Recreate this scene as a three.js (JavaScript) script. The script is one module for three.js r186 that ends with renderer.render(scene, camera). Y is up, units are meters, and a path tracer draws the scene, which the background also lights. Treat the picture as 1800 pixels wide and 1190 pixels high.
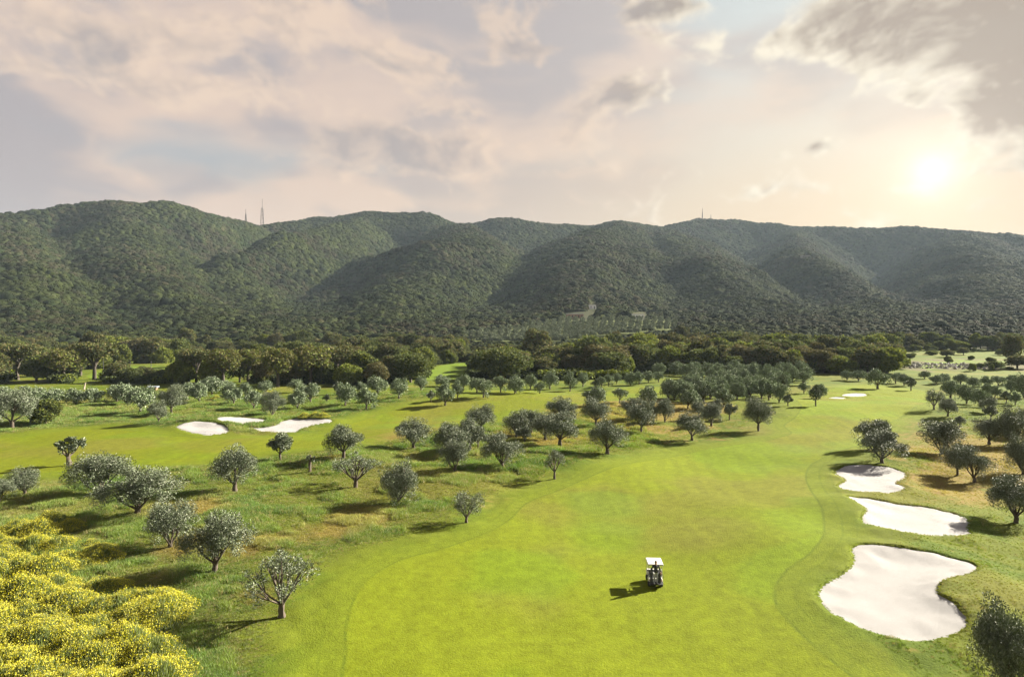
import * as THREE from 'three';
import { mergeGeometries, mergeVertices } from 'three/addons/utils/BufferGeometryUtils.js';
import { MarchingCubes } from 'three/addons/objects/MarchingCubes.js';
import { RoundedBoxGeometry } from 'three/addons/geometries/RoundedBoxGeometry.js';

// ---------------------------------------------------------------- camera, exposure, sun
const scene = new THREE.Scene();
const EYE = 21, PITCH = -0.02916, FOCAL = 1200;          // drone height in metres, small downward tilt
const camera = new THREE.PerspectiveCamera(2 * Math.atan(595 / FOCAL) * 180 / Math.PI, 1024 / 676, 0.5, 9000);
camera.position.set(0, EYE, 0);
camera.rotation.set(PITCH, 0, 0);
scene.add(camera);
const renderer = new THREE.WebGLRenderer({ antialias: true });
renderer.toneMapping = THREE.LinearToneMapping;
const EXPOSURE = 4.7;
renderer.toneMappingExposure = EXPOSURE;
renderer.shadowMap.enabled = true;
renderer.setSize(1024, 676);
const SUN_AZ = 62 * Math.PI / 180, SUN_EL = 27 * Math.PI / 180;
const sunDir = new THREE.Vector3(Math.sin(SUN_AZ) * Math.cos(SUN_EL), Math.sin(SUN_EL), -Math.cos(SUN_AZ) * Math.cos(SUN_EL));
const sun = new THREE.DirectionalLight(new THREE.Color().setRGB(1, 0.92, 0.76), 5);
sun.position.copy(sunDir).multiplyScalar(600).add(new THREE.Vector3(0, 0, -150));
sun.target.position.set(0, 0, -150);
sun.castShadow = true;
sun.shadow.radius = 1.4;
sun.shadow.mapSize.set(4096, 4096);
Object.assign(sun.shadow.camera, { left: -350, right: 350, top: 350, bottom: -350, near: 10, far: 2000 });
scene.add(sun, sun.target);
scene.fog = new THREE.FogExp2(new THREE.Color().setRGB(0.66, 0.83, 1.0), 0.00005);

// ---------------------------------------------------------------- numbers
function rng(seed) { let a = seed >>> 0; return () => { a = (a + 0x6D2B79F5) | 0; let t = Math.imul(a ^ (a >>> 15), 1 | a); t = (t + Math.imul(t ^ (t >>> 7), 61 | t)) ^ t; return ((t ^ (t >>> 14)) >>> 0) / 4294967296; }; }
const LAT = new Float32Array(65536); { const r = rng(77); for (let i = 0; i < 65536; i++) LAT[i] = r(); }
function vn(x, y) {
  const xi = Math.floor(x), yi = Math.floor(y); let fx = x - xi, fy = y - yi;
  fx = fx * fx * (3 - 2 * fx); fy = fy * fy * (3 - 2 * fy);
  const a = (yi & 255) << 8, b = ((yi + 1) & 255) << 8, c = xi & 255, d = (xi + 1) & 255;
  const p = LAT[a | c], q = LAT[a | d], r = LAT[b | c], s = LAT[b | d];
  return p + (q - p) * fx + (r - p) * fy + (p - q - r + s) * fx * fy;
}
function fbm(x, y, n = 4) { let s = 0, a = 0.5, t = 0; for (let i = 0; i < n; i++) { s += a * vn(x, y); t += a; a *= 0.5; const nx = x * 1.62 - y * 1.17 + 13.7; y = x * 1.17 + y * 1.62 + 7.3; x = nx; } return s / t; }
const clamp = (v, a = 0, b = 1) => v < a ? a : v > b ? b : v;
const sst = (a, b, v) => { v = clamp((v - a) / (b - a)); return v * v * (3 - 2 * v); };
const lerp = (a, b, t) => a + (b - a) * t;

// ---------------------------------------------------------------- sky: evening air, sun glow behind cloud, broken cloud layers
{
  const W = 3328, H = 1664, data = new Float32Array(W * H * 4);
  const D = Math.PI / 180;
  const gAz = 31.5 * D, gEl = 10.3 * D;
  const gd = [Math.sin(gAz) * Math.cos(gEl), Math.sin(gEl), -Math.cos(gAz) * Math.cos(gEl)];
  const lin = (r, g, b) => [r, g, b].map(v => Math.pow(v / 255, 2.2));
  const hz = { far: lin(168, 166, 166), near: lin(248, 214, 168), up: lin(160, 176, 190), top: lin(96, 118, 146), mid: lin(234, 236, 228) };
  const veilLow = lin(175, 164, 165), veilHigh = lin(236, 205, 182), veilSun = lin(248, 220, 184), rimL = lin(238, 212, 188), rimR = lin(255, 244, 220), coreL = lin(168, 159, 158), coreR = lin(172, 156, 142);
  // banks of heaped cloud: azimuth, elevation, half sizes (degrees), weight
  const banks = [[32, 20, 8, 3.4, 0.36, -0.05], [39, 18, 5, 5, 0.36, -0.05], [36.5, 14.6, 2.6, 2.8, 0.34, 0], [26, 21, 4, 2.2, 0.3, 0.05], [12.7, 24, 3.4, 2, 0.36, -0.3], [-0.5, 23.3, 2.6, 1.5, 0.3, 0.5], [2, 21, 4, 1.6, 0.16, -0.2], [-7.6, 19.7, 4.4, 1.8, 0.26, 0.35], [8.5, 18, 3.2, 1.3, 0.24, -0.05], [10, 15, 8, 2.6, 0.16, 0.1], [24.6, 12.9, 3, 0.7, 0.19, -0.2], [20, 9.8, 4, 0.9, 0.15, -0.1], [28.5, 9.4, 3, 0.7, 0.14, 0], [37, 10.2, 2.6, 1.3, 0.2, -0.05], [-16, 22.6, 6, 2.6, 0.34, 0.3], [-28, 19, 8, 3.2, 0.28, 0.1], [-14, 14, 11, 2.4, 0.13, -0.12], [-5, 12.4, 9, 1.8, 0.12, -0.1], [-22, 16.4, 7, 1.3, 0.16, 0.2], [16.5, 20.5, 2.2, 1.5, 0.2, 0.5], [20.5, 20.3, 1.4, 1, 0.22, 0.4], [18, 16, 7, 4, -0.2, 0], [5, 22.5, 2, 2, -0.1, 0], [-34, 11, 6, 4, -0.16, 0], [30.5, 15.5, 1.6, 0.8, 0.2, 0]];
  const crisp = (x, y, n) => { let t = 0, w = 0.5, q = 0; for (let i = 0; i < n; i++) { t += w * vn(x, y); q += w; w *= 0.6; const nx = x * 1.62 - y * 1.17 + 13.7; y = x * 1.17 + y * 1.62 + 7.3; x = nx; } return t / q; };
  const billow = (x, y, n) => { let t = 0, w = 0.5, q = 0; for (let i = 0; i < n; i++) { t += w * Math.abs(2 * vn(x, y) - 1); q += w; w *= 0.5; const nx = x * 1.7 - y * 1.1 + 3.7; y = x * 1.1 + y * 1.7 + 9.3; x = nx; } return 1 - t / q; };
  const row = new Float32Array(3);
  for (let j = 0; j < H; j++) {
    const v = (j + 0.5) / H, el = (v - 0.5) * Math.PI;
    for (let i = 0; i < W; i++) {
      const phi = ((i + 0.5) / W - 0.5) * 2 * Math.PI, ce = Math.cos(el);
      const x = Math.cos(phi) * ce, z = Math.sin(phi) * ce, y = Math.sin(el), k = (j * W + i) * 4, yy = Math.max(y, 0);
      const ang = Math.acos(clamp(x * gd[0] + y * gd[1] + z * gd[2], -1, 1)) / D;
      const az = Math.atan2(x, -z) / D, e = Math.asin(yy) / D;
      const toward = 0.5 + 0.5 * (x * gd[0] + z * gd[2]) / Math.max(1e-3, Math.hypot(x, z) * Math.hypot(gd[0], gd[2]));
      const near = Math.pow(toward, 9), zen = sst(27, 62, e), up = sst(1, 24, e), g2 = Math.exp(-ang / 9), g3 = Math.exp(-(ang * ang) / 800);
      for (let c = 0; c < 3; c++) { const h = lerp(hz.far[c], hz.near[c], near); row[c] = lerp(h, lerp(hz.up[c], hz.mid[c], g3), up); row[c] = lerp(row[c], hz.top[c], zen); }
      if (j >= H / 2 - 2) {
        const fold = Math.abs(az) <= 90 ? az : Math.sign(az) * (180 - Math.abs(az)), ax = fold * Math.cos(e * D);
        const w1 = fbm(ax / 9 + 31, e / 6 + 5, 4) - 0.5, w2 = fbm(ax / 9 + 3, e / 6 + 57, 4) - 0.5;
        // soft high sheets
        const vx = ax / 19 + w1 * 0.5, vy = e / 6.5 + w2 * 0.5;
        const sheet = fbm(vx + 8, vy + 3, 5), tone = fbm(vx * 1.5 + 40, vy * 1.3 + 11, 5);
        const veil = sst(0.28, 0.62, sheet + 0.16 * sst(14, -12, az) - 0.10 * sst(8, 20, az) * sst(40, 28, az)) * 0.82;
        const warm = near * sst(17, 5, e) * 0.85; const vt = clamp(sst(0.40, 0.64, tone) * 0.8 + near * 0.35);
        // heaped cloud
        let bias = 0, btone = 0;
        for (const b of banks) { const da = (az - b[0]) / b[2], de = (e - b[1]) / b[3], r2 = da * da + de * de; if (r2 < 8) { const g = Math.exp(-r2); bias += b[4] * g; btone += b[5] * g; } }
        const cx = ax / 5.6 + w1 * 0.45, cy = e / 3.6 + w2 * 0.45, side = clamp((gAz / D - az) / 7, -1, 1);
        const n0 = 0.62 * crisp(cx, cy, 8) + 0.38 * billow(cx * 1.6 + 5, cy * 1.6, 6);
        const n1 = 0.62 * crisp(cx + side * 0.10, cy + lerp(0.05, -0.04, sst(8, 16, e)), 5) + 0.38 * billow((cx + side * 0.10) * 1.6 + 5, (cy + lerp(0.05, -0.04, sst(8, 16, e))) * 1.6, 4);
        const raw = n0 * 0.9 + bias - 0.02, dens = sst(0.55, 0.73, raw), deep = sst(0.60, 0.92, raw);
        const wR = sst(4, 16, az) * sst(75, 45, az);
        const shade = clamp(0.86 - deep * lerp(1.0, 0.78, wR) + (w1 + w2) * 0.8 * wR + (n0 - n1) * 4.2 + (1 - wR) * 0.08 + (tone - 0.5) * 0.7 + btone);
        for (let c = 0; c < 3; c++) {
          row[c] = lerp(row[c], lerp(lerp(veilLow[c], veilHigh[c], vt), veilSun[c], warm), veil * (1 - 0.45 * g3) * lerp(1, 0.8, zen)) * (1 - 0.25 * zen);
          const rim = lerp(rimL[c], rimR[c], wR), core = lerp(coreL[c], coreR[c], wR);
          row[c] = lerp(row[c], lerp(core, rim, shade) * (1 - 0.45 * zen), dens * lerp(0.62, 0.9, wR));
        }
      }
      const glow = [1.0, 0.94, 0.80];
      for (let c = 0; c < 3; c++) data[k + c] = (row[c] + glow[c] * (0.30 * Math.exp(-Math.pow(ang / 1.3, 2)) + 0.24 * Math.exp(-ang / 2.8) + 0.13 * g2)) / EXPOSURE;
      data[k + 3] = 1;
    }
  }
  const sky = new THREE.DataTexture(data, W, H, THREE.RGBAFormat, THREE.FloatType);
  sky.mapping = THREE.EquirectangularReflectionMapping;
  sky.magFilter = sky.minFilter = THREE.LinearFilter;
  sky.needsUpdate = true;
  scene.background = sky;
  scene.environment = sky;
}
console.log('sky', performance.now() | 0);

// ---------------------------------------------------------------- plan of the course, in metres (x right, z away is negative)
// sight(px, py): the direction that a survey mark in the aerial picture lies in; plan(): where it meets level ground
const cP = Math.cos(PITCH), sP = Math.sin(PITCH);
function sight(px, py) { const a = (px - 900) / FOCAL, b = -(py - 595) / FOCAL; return [a, b * cP + sP, b * sP - cP]; }
function plan(px, py, h = 0) { const d = sight(px, py), t = (h - EYE) / d[1]; return [d[0] * t, d[2] * t]; }
function smoothLoop(pts, n = 7) {
  const c = new THREE.CatmullRomCurve3(pts.map(p => new THREE.Vector3(p[0], 0, p[1])), true, 'centripetal');
  return c.getPoints(pts.length * n).slice(0, -1).map(v => [v.x, v.z]);
}
function loop(list, n = 7) { const p = []; for (let i = 0; i < list.length; i += 2) p.push(plan(list[i], list[i + 1])); return smoothLoop(p, n); }
function sdfExact(poly, x, z) {
  let d = 1e18, s = 1;
  for (let i = 0, j = poly.length - 1; i < poly.length; j = i++) {
    const ax = poly[i][0], az = poly[i][1], ex = poly[j][0] - ax, ez = poly[j][1] - az, wx = x - ax, wz = z - az;
    const t = clamp((wx * ex + wz * ez) / (ex * ex + ez * ez + 1e-12)), bx = wx - ex * t, bz = wz - ez * t;
    d = Math.min(d, bx * bx + bz * bz);
    const c1 = z >= az, c2 = z < poly[j][1], c3 = ex * wz > ez * wx;
    if ((c1 && c2 && c3) || (!c1 && !c2 && !c3)) s = -s;
  }
  return s * Math.sqrt(d);
}
// signed distance kept on a grid so that it is quick to look up
function field(poly, cell, reach) {
  let x0 = 1e9, x1 = -1e9, z0 = 1e9, z1 = -1e9;
  for (const [x, z] of poly) { x0 = Math.min(x0, x); x1 = Math.max(x1, x); z0 = Math.min(z0, z); z1 = Math.max(z1, z); }
  x0 -= reach; z0 -= reach; x1 += reach; z1 += reach;
  const nx = Math.ceil((x1 - x0) / cell) + 2, nz = Math.ceil((z1 - z0) / cell) + 2, a = new Float32Array(nx * nz);
  for (let j = 0; j < nz; j++) for (let i = 0; i < nx; i++) a[j * nx + i] = sdfExact(poly, x0 + i * cell, z0 + j * cell);
  const f = (x, z) => {
    const u = (x - x0) / cell, v = (z - z0) / cell;
    if (u < 0 || v < 0 || u >= nx - 1 || v >= nz - 1) return reach;
    const i = u | 0, j = v | 0, fu = u - i, fv = v - j, o = j * nx + i;
    return lerp(lerp(a[o], a[o + 1], fu), lerp(a[o + nx], a[o + nx + 1], fu), fv);
  };
  f.box = [x0, x1, z0, z1]; f.reach = reach;
  return f;
}
const bunkers = [
  ['large curving white sand bunker beside the fairway, lowest and biggest of three', [1500, 978, 1520, 974, 1560, 976, 1610, 982, 1660, 988, 1700, 1000, 1719, 1014, 1705, 1026, 1670, 1034, 1650, 1046, 1652, 1062, 1680, 1078, 1700, 1100, 1695, 1112, 1650, 1125, 1600, 1130, 1550, 1122, 1500, 1105, 1460, 1083, 1441, 1058, 1443, 1042, 1460, 1030, 1490, 1015, 1503, 998], 0.34],
  ['long wedge shaped white sand bunker, middle one of the three by the fairway', [1490, 890, 1510, 887, 1560, 890, 1600, 896, 1650, 903, 1690, 913, 1703, 922, 1700, 935, 1703, 948, 1660, 951, 1600, 950, 1550, 943, 1520, 935, 1517, 925, 1524, 912, 1505, 900], 0.3],
  ['bow tie shaped white sand bunker below the twin olive trees', [1471, 838, 1490, 829, 1530, 828, 1565, 833, 1590, 840, 1588, 849, 1574, 857, 1590, 868, 1586, 872, 1550, 877, 1510, 875, 1476, 866, 1478, 860, 1488, 854, 1475, 846], 0.28],
  ['small oval white sand bunker at the edge of the second fairway', [310, 757, 340, 752, 370, 752, 400, 755, 399, 762, 370, 766, 335, 764], 0.22],
  ['narrow white sand bunker behind the long curved one', [380, 748, 420, 741, 470, 740, 468, 745, 440, 749, 410, 752], 0.2],
  ['long curved white sand bunker of the second fairway', [425, 755, 478, 750, 495, 743, 530, 739, 584, 742, 548, 748, 526, 755, 515, 760, 468, 759], 0.22],
  ['tiny pale sand bunker at the far end of the main fairway', [1486, 694, 1504, 693, 1520, 694, 1518, 700, 1500, 700, 1484, 699], 0.2],
  ['faint sliver of sand bunker beside the tiny far one', [1458, 702, 1472, 700, 1485, 701, 1483, 704, 1468, 705], 0.15],
].map(([label, px, drop]) => { const poly = loop(px, 5); return { label, poly, drop, f: field(poly, poly[0][1] < -120 ? 0.4 : 0.25, 7) }; });
const fairwayMain = field(loop([600, 1230, 607, 1150, 612, 1080, 640, 1025, 700, 985, 780, 962, 850, 938, 895, 910, 930, 880, 985, 862, 1060, 835, 1150, 808, 1250, 786, 1340, 776, 1392, 764, 1380, 750, 1400, 738, 1410, 722, 1400, 705, 1450, 688, 1520, 676, 1600, 682, 1640, 700, 1600, 730, 1560, 752, 1510, 785, 1460, 805, 1425, 822, 1418, 850, 1432, 885, 1447, 920, 1447, 955, 1425, 985, 1380, 1010, 1362, 1040, 1366, 1070, 1400, 1110, 1460, 1160, 1530, 1215, 1500, 1260, 1000, 1300, 640, 1280]), 0.5, 14);
const fairwayLeft = field(loop([-120, 776, 0, 771, 150, 757, 300, 768, 450, 772, 560, 763, 620, 742, 700, 722, 790, 708, 870, 690, 960, 688, 1060, 690, 1130, 680, 1170, 690, 1100, 702, 1020, 714, 950, 722, 870, 738, 770, 745, 690, 765, 630, 778, 560, 792, 470, 800, 340, 815, 200, 826, 0, 838, -120, 845]), 0.5, 14);
const lawnGap = field(loop([745, 668, 760, 650, 790, 640, 832, 638, 832, 650, 828, 664, 790, 668]), 1, 10);
const lawnRange = field(loop([150, 662, 190, 648, 240, 643, 300, 645, 380, 648, 460, 640, 470, 650, 400, 660, 300, 664, 200, 668]), 1, 12);
const lawnRight = field(loop([1600, 640, 1650, 632, 1740, 632, 1790, 640, 1830, 650, 1700, 645, 1620, 650]), 1, 12);

// mounds of the course: position by survey mark, radius and height in metres
const mounds = [[1400, 960, 7, 0.7], [1440, 1120, 6, 0.35], [1475, 900, 5, 0.7], [1600, 965, 6, 0.5], [1640, 880, 7, 0.5], [1740, 1060, 6, 0.7], [1520, 815, 8, 0.8], [1610, 810, 7, 0.6], [1440, 845, 7, 0.5], [360, 748, 7, 1.0], [560, 738, 8, 0.9], [700, 760, 12, 0.9], [880, 700, 16, 1.4], [760, 705, 16, 1.2], [600, 820, 9, 0.6], [300, 850, 9, 0.5], [760, 850, 8, 0.8], [1000, 815, 9, 0.6], [450, 900, 8, 0.6], [1560, 725, 20, 0.8], [1500, 745, 16, 0.6], [1330, 720, 20, 1.2]]
  .map(([px, py, r, h]) => { const [x, z] = plan(px, py); return [x, z, r, h]; });

// ridges and spurs of the hills: crests as survey marks (sight x, sight y, distance)
function crest(list, drop = 5) { const o = []; for (let i = 0; i < list.length; i += 3) { const d = sight(list[i], list[i + 1]), t = list[i + 2] / -d[2]; o.push([d[0] * t, d[2] * t, EYE + d[1] * t - drop]); } return o; }
const spurs = [
  [crest([-500, 400, 1000, -200, 385, 1080, 0, 380, 1150, 130, 363, 1250, 215, 355, 1280, 290, 358, 1330, 360, 373, 1430, 450, 396, 1620, 560, 379, 1760, 650, 376, 1800, 740, 373, 1800, 800, 396, 1900, 880, 384, 1900, 950, 389, 1950, 1030, 398, 2050, 1085, 390, 2050, 1160, 397, 2180, 1235, 384, 2320, 1300, 389, 2320, 1400, 398, 2260, 1500, 401, 2200, 1600, 399, 2150, 1700, 409, 2060, 1800, 414, 1980, 2000, 425, 1850, 2300, 440, 1700]), 0.78, 45],
  [crest([215, 355, 1280, 225, 392, 1130, 235, 440, 950, 285, 505, 760, 390, 560, 600, 450, 590, 520]), 0.62, 45],
  [crest([0, 380, 1150, 20, 425, 940, 40, 480, 740, 60, 545, 560, 70, 590, 470]), 0.6, 50],
  [crest([650, 376, 1800, 590, 400, 1480, 500, 422, 1230, 395, 456, 1060, 420, 515, 880, 490, 558, 740]), 0.78, 35],
  [crest([810, 397, 1880, 800, 406, 1500, 780, 412, 1330, 740, 440, 1130, 700, 490, 920, 690, 540, 720, 690, 575, 580]), 0.58, 60],
  [crest([1085, 390, 2050, 1050, 410, 1500, 1040, 416, 1350, 1010, 445, 1150, 1000, 490, 920, 1030, 530, 740, 1050, 560, 620]), 0.58, 60],
  [crest([1160, 400, 2150, 1180, 425, 1550, 1230, 455, 1250, 1300, 500, 960, 1390, 555, 740, 1450, 590, 600]), 0.6, 45],
  [crest([1400, 400, 2250, 1400, 440, 1600, 1412, 452, 1380, 1480, 485, 1150, 1560, 530, 900, 1620, 572, 720]), 0.7, 30],
  [crest([1700, 409, 2060, 1690, 440, 1600, 1720, 480, 1200, 1790, 540, 850, 1850, 580, 650]), 0.58, 50],
  [crest([2000, 425, 1850, 1980, 470, 1250, 2000, 540, 850]), 0.58, 50],
];
function hillExact(x, z) {
  const Z = -z; let h = 0.0 + 15 * sst(400, 620, Z) + 0.06 * Math.max(0, Z - 600);
  const wob = (fbm(x / 210 + 4, z / 210, 3) - 0.5) * 70;
  let ridgeDist = 1e9;
  for (const [pts, s, r] of spurs) {
    let best = -1e9;
    for (let i = 0; i < pts.length - 1; i++) {
      const a = pts[i], b = pts[i + 1], ex = b[0] - a[0], ez = b[1] - a[1];
      const t = clamp(((x - a[0]) * ex + (z - a[1]) * ez) / (ex * ex + ez * ez));
      const dx = x - a[0] - ex * t, dz = z - a[1] - ez * t;
      const d = Math.max(0, Math.hypot(dx, dz) + wob * Math.min(1, Math.hypot(dx, dz) / 120));
      if (pts === spurs[0][0]) ridgeDist = Math.min(ridgeDist, d);
      best = Math.max(best, lerp(a[2], b[2], t) - s * (Math.sqrt(d * d + r * r) - r));
    }
    const k = 14, dlt = Math.max(k - Math.abs(h - best), 0) / k; h = Math.max(h, best) + dlt * dlt * k * 0.25;
  }
  const up = sst(8, 60, h);
  const gx = x / 190 + (fbm(x / 260, z / 260 + 4, 2) - 0.5) * 1.2, gz = z / 330, gully = Math.abs(2 * vn(gx + 7, gz + 3) - 1) * 0.7 + Math.abs(2 * vn(gx * 2.1 + 1, gz * 2.1 + 9) - 1) * 0.3;
  return h + up * ((fbm(x / 95, z / 95 + 9, 4) - 0.5) * 18 + (0.45 - gully) * 36 * sst(40, 300, ridgeDist) * sst(20, 110, h));
}
const HX0 = -2800, HZ0 = -2900, HC = 10, HNX = 561, HNZ = 256, hillGrid = new Float32Array(HNX * HNZ);
for (let j = 0; j < HNZ; j++) for (let i = 0; i < HNX; i++) hillGrid[j * HNX + i] = hillExact(HX0 + i * HC, HZ0 + j * HC);
function hill(x, z) {
  const u = clamp((x - HX0) / HC, 0, HNX - 1.001), v = clamp((z - HZ0) / HC, 0, HNZ - 1.001), i = u | 0, j = v | 0, fu = u - i, fv = v - j, o = j * HNX + i;
  return lerp(lerp(hillGrid[o], hillGrid[o + 1], fu), lerp(hillGrid[o + HNX], hillGrid[o + HNX + 1], fu), fv);
}
console.log('hills', performance.now() | 0);
function smoothGround(x, z) {
  const Z = -z, far = sst(370, 430, Z);
  let h = 0;
  if (far < 1) {
    h = (fbm(x / 34 + 3, z / 34 + 8, 3) - 0.5) * 1.7 + (fbm(x / 9, z / 9 + 40, 2) - 0.5) * 0.34;
    for (const m of mounds) { const dx = x - m[0], dz = z - m[1], q = (dx * dx + dz * dz) / (m[2] * m[2]); if (q < 8) h += m[3] * Math.exp(-q); }
    const fd = Math.min(fairwayMain(x, z), fairwayLeft(x, z));
    if (Z < 160) { const r = sst(0.5, 4, fd); h += r * ((vn(x * 1.1, z * 1.1) - 0.5) * 0.10 + (vn(x * 0.45 + 5, z * 0.45) - 0.5) * 0.22); }
  }
  return far > 0 ? lerp(h, hill(x, z), far) : h;
}
function groundH(x, z) {
  let h = smoothGround(x, z);
  for (const b of bunkers) {
    const q = b.f.box; if (x < q[0] || x > q[1] || z < q[2] || z > q[3]) continue;
    const d = b.f(x, z);
    if (d < 6.9) h += 0.30 * Math.exp(-(Math.max(d, 0) ** 2) / 5) * sst(6.9, 4, d);
    if (d < 0.1) h -= (b.drop + 0.55) * sst(0.1, -0.55, d);
  }
  return h;
}
function at(px, py) {          // where a survey mark meets the ground
  const d = sight(px, py);
  let t = 20, last = 20;
  for (let i = 0; i < 900; i++) { const y = EYE + d[1] * t; if (y < groundH(d[0] * t, d[2] * t)) break; last = t; t *= 1.006; }
  for (let i = 0; i < 14; i++) { const m = (last + t) / 2; if (EYE + d[1] * m < groundH(d[0] * m, d[2] * m)) t = m; else last = m; }
  return new THREE.Vector3(d[0] * t, groundH(d[0] * t, d[2] * t), d[2] * t);
}
const perMetre = p => FOCAL / -p.z;          // survey units to the metre at a point

// ---------------------------------------------------------------- what grows where: colours of the turf (linear)
const dry = [[1050, 720, 14, 1], [1120, 730, 14, 0.9], [1180, 762, 9, 0.8], [700, 772, 7, 1], [600, 812, 5, 0.4], [330, 900, 5, 0.9], [275, 905, 4, 0.8], [430, 965, 4, 0.7], [350, 960, 4, 0.8], [570, 930, 6, 0.6], [640, 910, 5, 0.6], [1750, 780, 22, 0.9], [1700, 870, 10, 0.7], [1770, 830, 12, 0.8], [1640, 850, 6, 0.5], [950, 780, 8, 0.8], [900, 760, 8, 0.7], [720, 740, 12, 0.5], [480, 1040, 4, 0.5], [240, 1020, 4, 0.5], [1060, 775, 7, 0.7], [880, 880, 6, 0.4], [1250, 720, 20, 0.6], [250, 715, 12, 0.5]]
  .map(([px, py, r, w]) => { const [x, z] = plan(px, py); return [x, z, r, w]; });
const yellowZone = field(loop([-80, 930, 60, 915, 185, 960, 225, 1020, 318, 1075, 285, 1140, 290, 1230, -80, 1260]), 0.5, 6);
const col = [0, 0, 0];
function mix3(r, g, b, t) { col[0] += (r - col[0]) * t; col[1] += (g - col[1]) * t; col[2] += (b - col[2]) * t; }
function turf(x, z, fine = true) {
  const n1 = fbm(x / 16, z / 16 + 3, 4), n2 = fbm(x / 4.2 + 9, z / 4.2, 4), n3 = fine ? fbm(x * 1.7, z * 1.7, 3) : 0.5, n4 = fine ? vn(x * 9, z * 9) : 0.5;
  const fm = fairwayMain(x, z), fl = fairwayLeft(x, z), fd = Math.min(fm, fl);
  // rough
  col[0] = 0.135; col[1] = 0.165; col[2] = 0.016;
  mix3(0.085, 0.135, 0.012, sst(0.45, 0.62, n2) * 0.75);
  mix3(0.19, 0.185, 0.035, sst(0.5, 0.68, n1) * 0.7);
  let dr = 0; for (const d of dry) { const dx = x - d[0], dz = z - d[1], q = (dx * dx + dz * dz) / (d[2] * d[2]); if (q < 5) dr += d[3] * Math.exp(-q); }
  dr = sst(0.32, 0.74, dr * 0.8 + (n2 - 0.5) * 1.1 + (n3 - 0.5) * 0.5);
  mix3(0.27, 0.205, 0.05, dr * 0.8);
  mix3(0.22, 0.14, 0.06, dr * sst(0.5, 0.7, n3) * 0.6);
  // semi rough apron and fairway
  mix3(0.162, 0.205, 0.012, sst(5.5, 1.2, fd) * (1 - dr * 0.5) * 0.9);
  const f = sst(0.12, -0.25, fd);
  if (f > 0) {
    let r = 0.182, g = 0.222, b = 0.010;
    const worn = sst(0.46, 0.66, n1) * 0.8, lush = sst(0.5, 0.68, fbm(x / 11 + 50, z / 11, 3));
    r = lerp(r, 0.192, worn); g = lerp(g, 0.200, worn); b = lerp(b, 0.024, worn);
    r = lerp(r, 0.16, lush * 0.6); g = lerp(g, 0.24, lush * 0.6);
    const lane = Math.sin((x * 0.985 + z * 0.17 + (n1 - 0.5) * 1.5) * 2.6); const st = 1 + 0.03 * clamp(lane * 3, -1, 1) * sst(0.3, 0.6, fbm(x / 22 + 70, z / 22, 2)); const streak = 1 + 0.10 * (vn(x * 1.3 + 30, z * 0.06) - 0.5) + 0.10 * (fbm(x / 26 + 5, z / 40, 2) - 0.5); r *= st * streak; g *= st * streak;
    if (fl < fm) { r *= 0.93; g *= 0.9; }
    mix3(r, g, b, f);
  }
  // mower tracks along the edge of the cut
  const track = Math.max(sst(0.17, 0.04, Math.abs(fd - 0.05 - (n2 - 0.5) * 0.3)), 0.55 * sst(0.16, 0.04, Math.abs(fd - 1.6 - (n2 - 0.5) * 0.4)), 0.35 * sst(0.16, 0.04, Math.abs(fd - 2.9 - (n2 - 0.5) * 0.5)));
  mix3(0.08, 0.12, 0.010, track * 0.5 * sst(0.3, 0.5, n1 * 0.5 + n3 * 0.5));
  const Z = -z;
  if (Z > 175) {
    const g = Math.min(lawnGap(x, z), lawnRange(x, z), lawnRight(x, z));
    mix3(0.15, 0.22, 0.02, sst(0.5, -1, g));
    if (lawnRight(x, z) < 11) mix3(0.15, 0.14, 0.06, sst(0.4, 0.6, fbm(x / 7, z / 12, 3)) * sst(11, 4, lawnRight(x, z)));
  }
  const m = 0.63 * (0.80 + 0.4 * n3) * (0.86 + 0.28 * n4);
  col[0] *= m; col[1] *= m; col[2] *= m;
  return col;
}
const toS = v => Math.round(255 * clamp(v <= 0.0031308 ? 12.92 * v : 1.055 * Math.pow(v, 1 / 2.4) - 0.055));
function turfMap(x0, x1, z0, z1, w, h) {
  const d = new Uint8Array(w * h * 4);
  for (let j = 0; j < h; j++) for (let i = 0; i < w; i++) {
    const c = turf(lerp(x0, x1, (i + 0.5) / w), lerp(z0, z1, (j + 0.5) / h)), k = (j * w + i) * 4;
    d[k] = toS(c[0]); d[k + 1] = toS(c[1]); d[k + 2] = toS(c[2]); d[k + 3] = 255;
  }
  const t = new THREE.DataTexture(d, w, h, THREE.RGBAFormat);
  t.colorSpace = THREE.SRGBColorSpace; t.magFilter = THREE.LinearFilter; t.minFilter = THREE.LinearMipmapLinearFilter; t.generateMipmaps = true;
  t.wrapS = t.wrapT = THREE.MirroredRepeatWrapping;
  t.repeat.set(1 / (x1 - x0), 1 / (z1 - z0)); t.offset.set(-x0 / (x1 - x0), -z0 / (z1 - z0));
  t.needsUpdate = true;
  return t;
}
function noiseMap(n, size, fn) {
  const d = new Uint8Array(n * n * 4);
  for (let j = 0; j < n; j++) for (let i = 0; i < n; i++) { const v = Math.round(255 * clamp(fn(i / n * 256, j / n * 256))), k = (j * n + i) * 4; d[k] = d[k + 1] = d[k + 2] = v; d[k + 3] = 255; }
  const t = new THREE.DataTexture(d, n, n, THREE.RGBAFormat);
  t.wrapS = t.wrapT = THREE.RepeatWrapping; t.magFilter = THREE.LinearFilter; t.repeat.set(1 / size, 1 / size); t.needsUpdate = true;
  return t;
}
const grassBump = noiseMap(1024, 14, (x, y) => 0.35 * vn(x, y) + 0.35 * vn(x * 2, y * 2) + 0.3 * vn(x * 0.5 + 0.5, y * 0.5));
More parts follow.
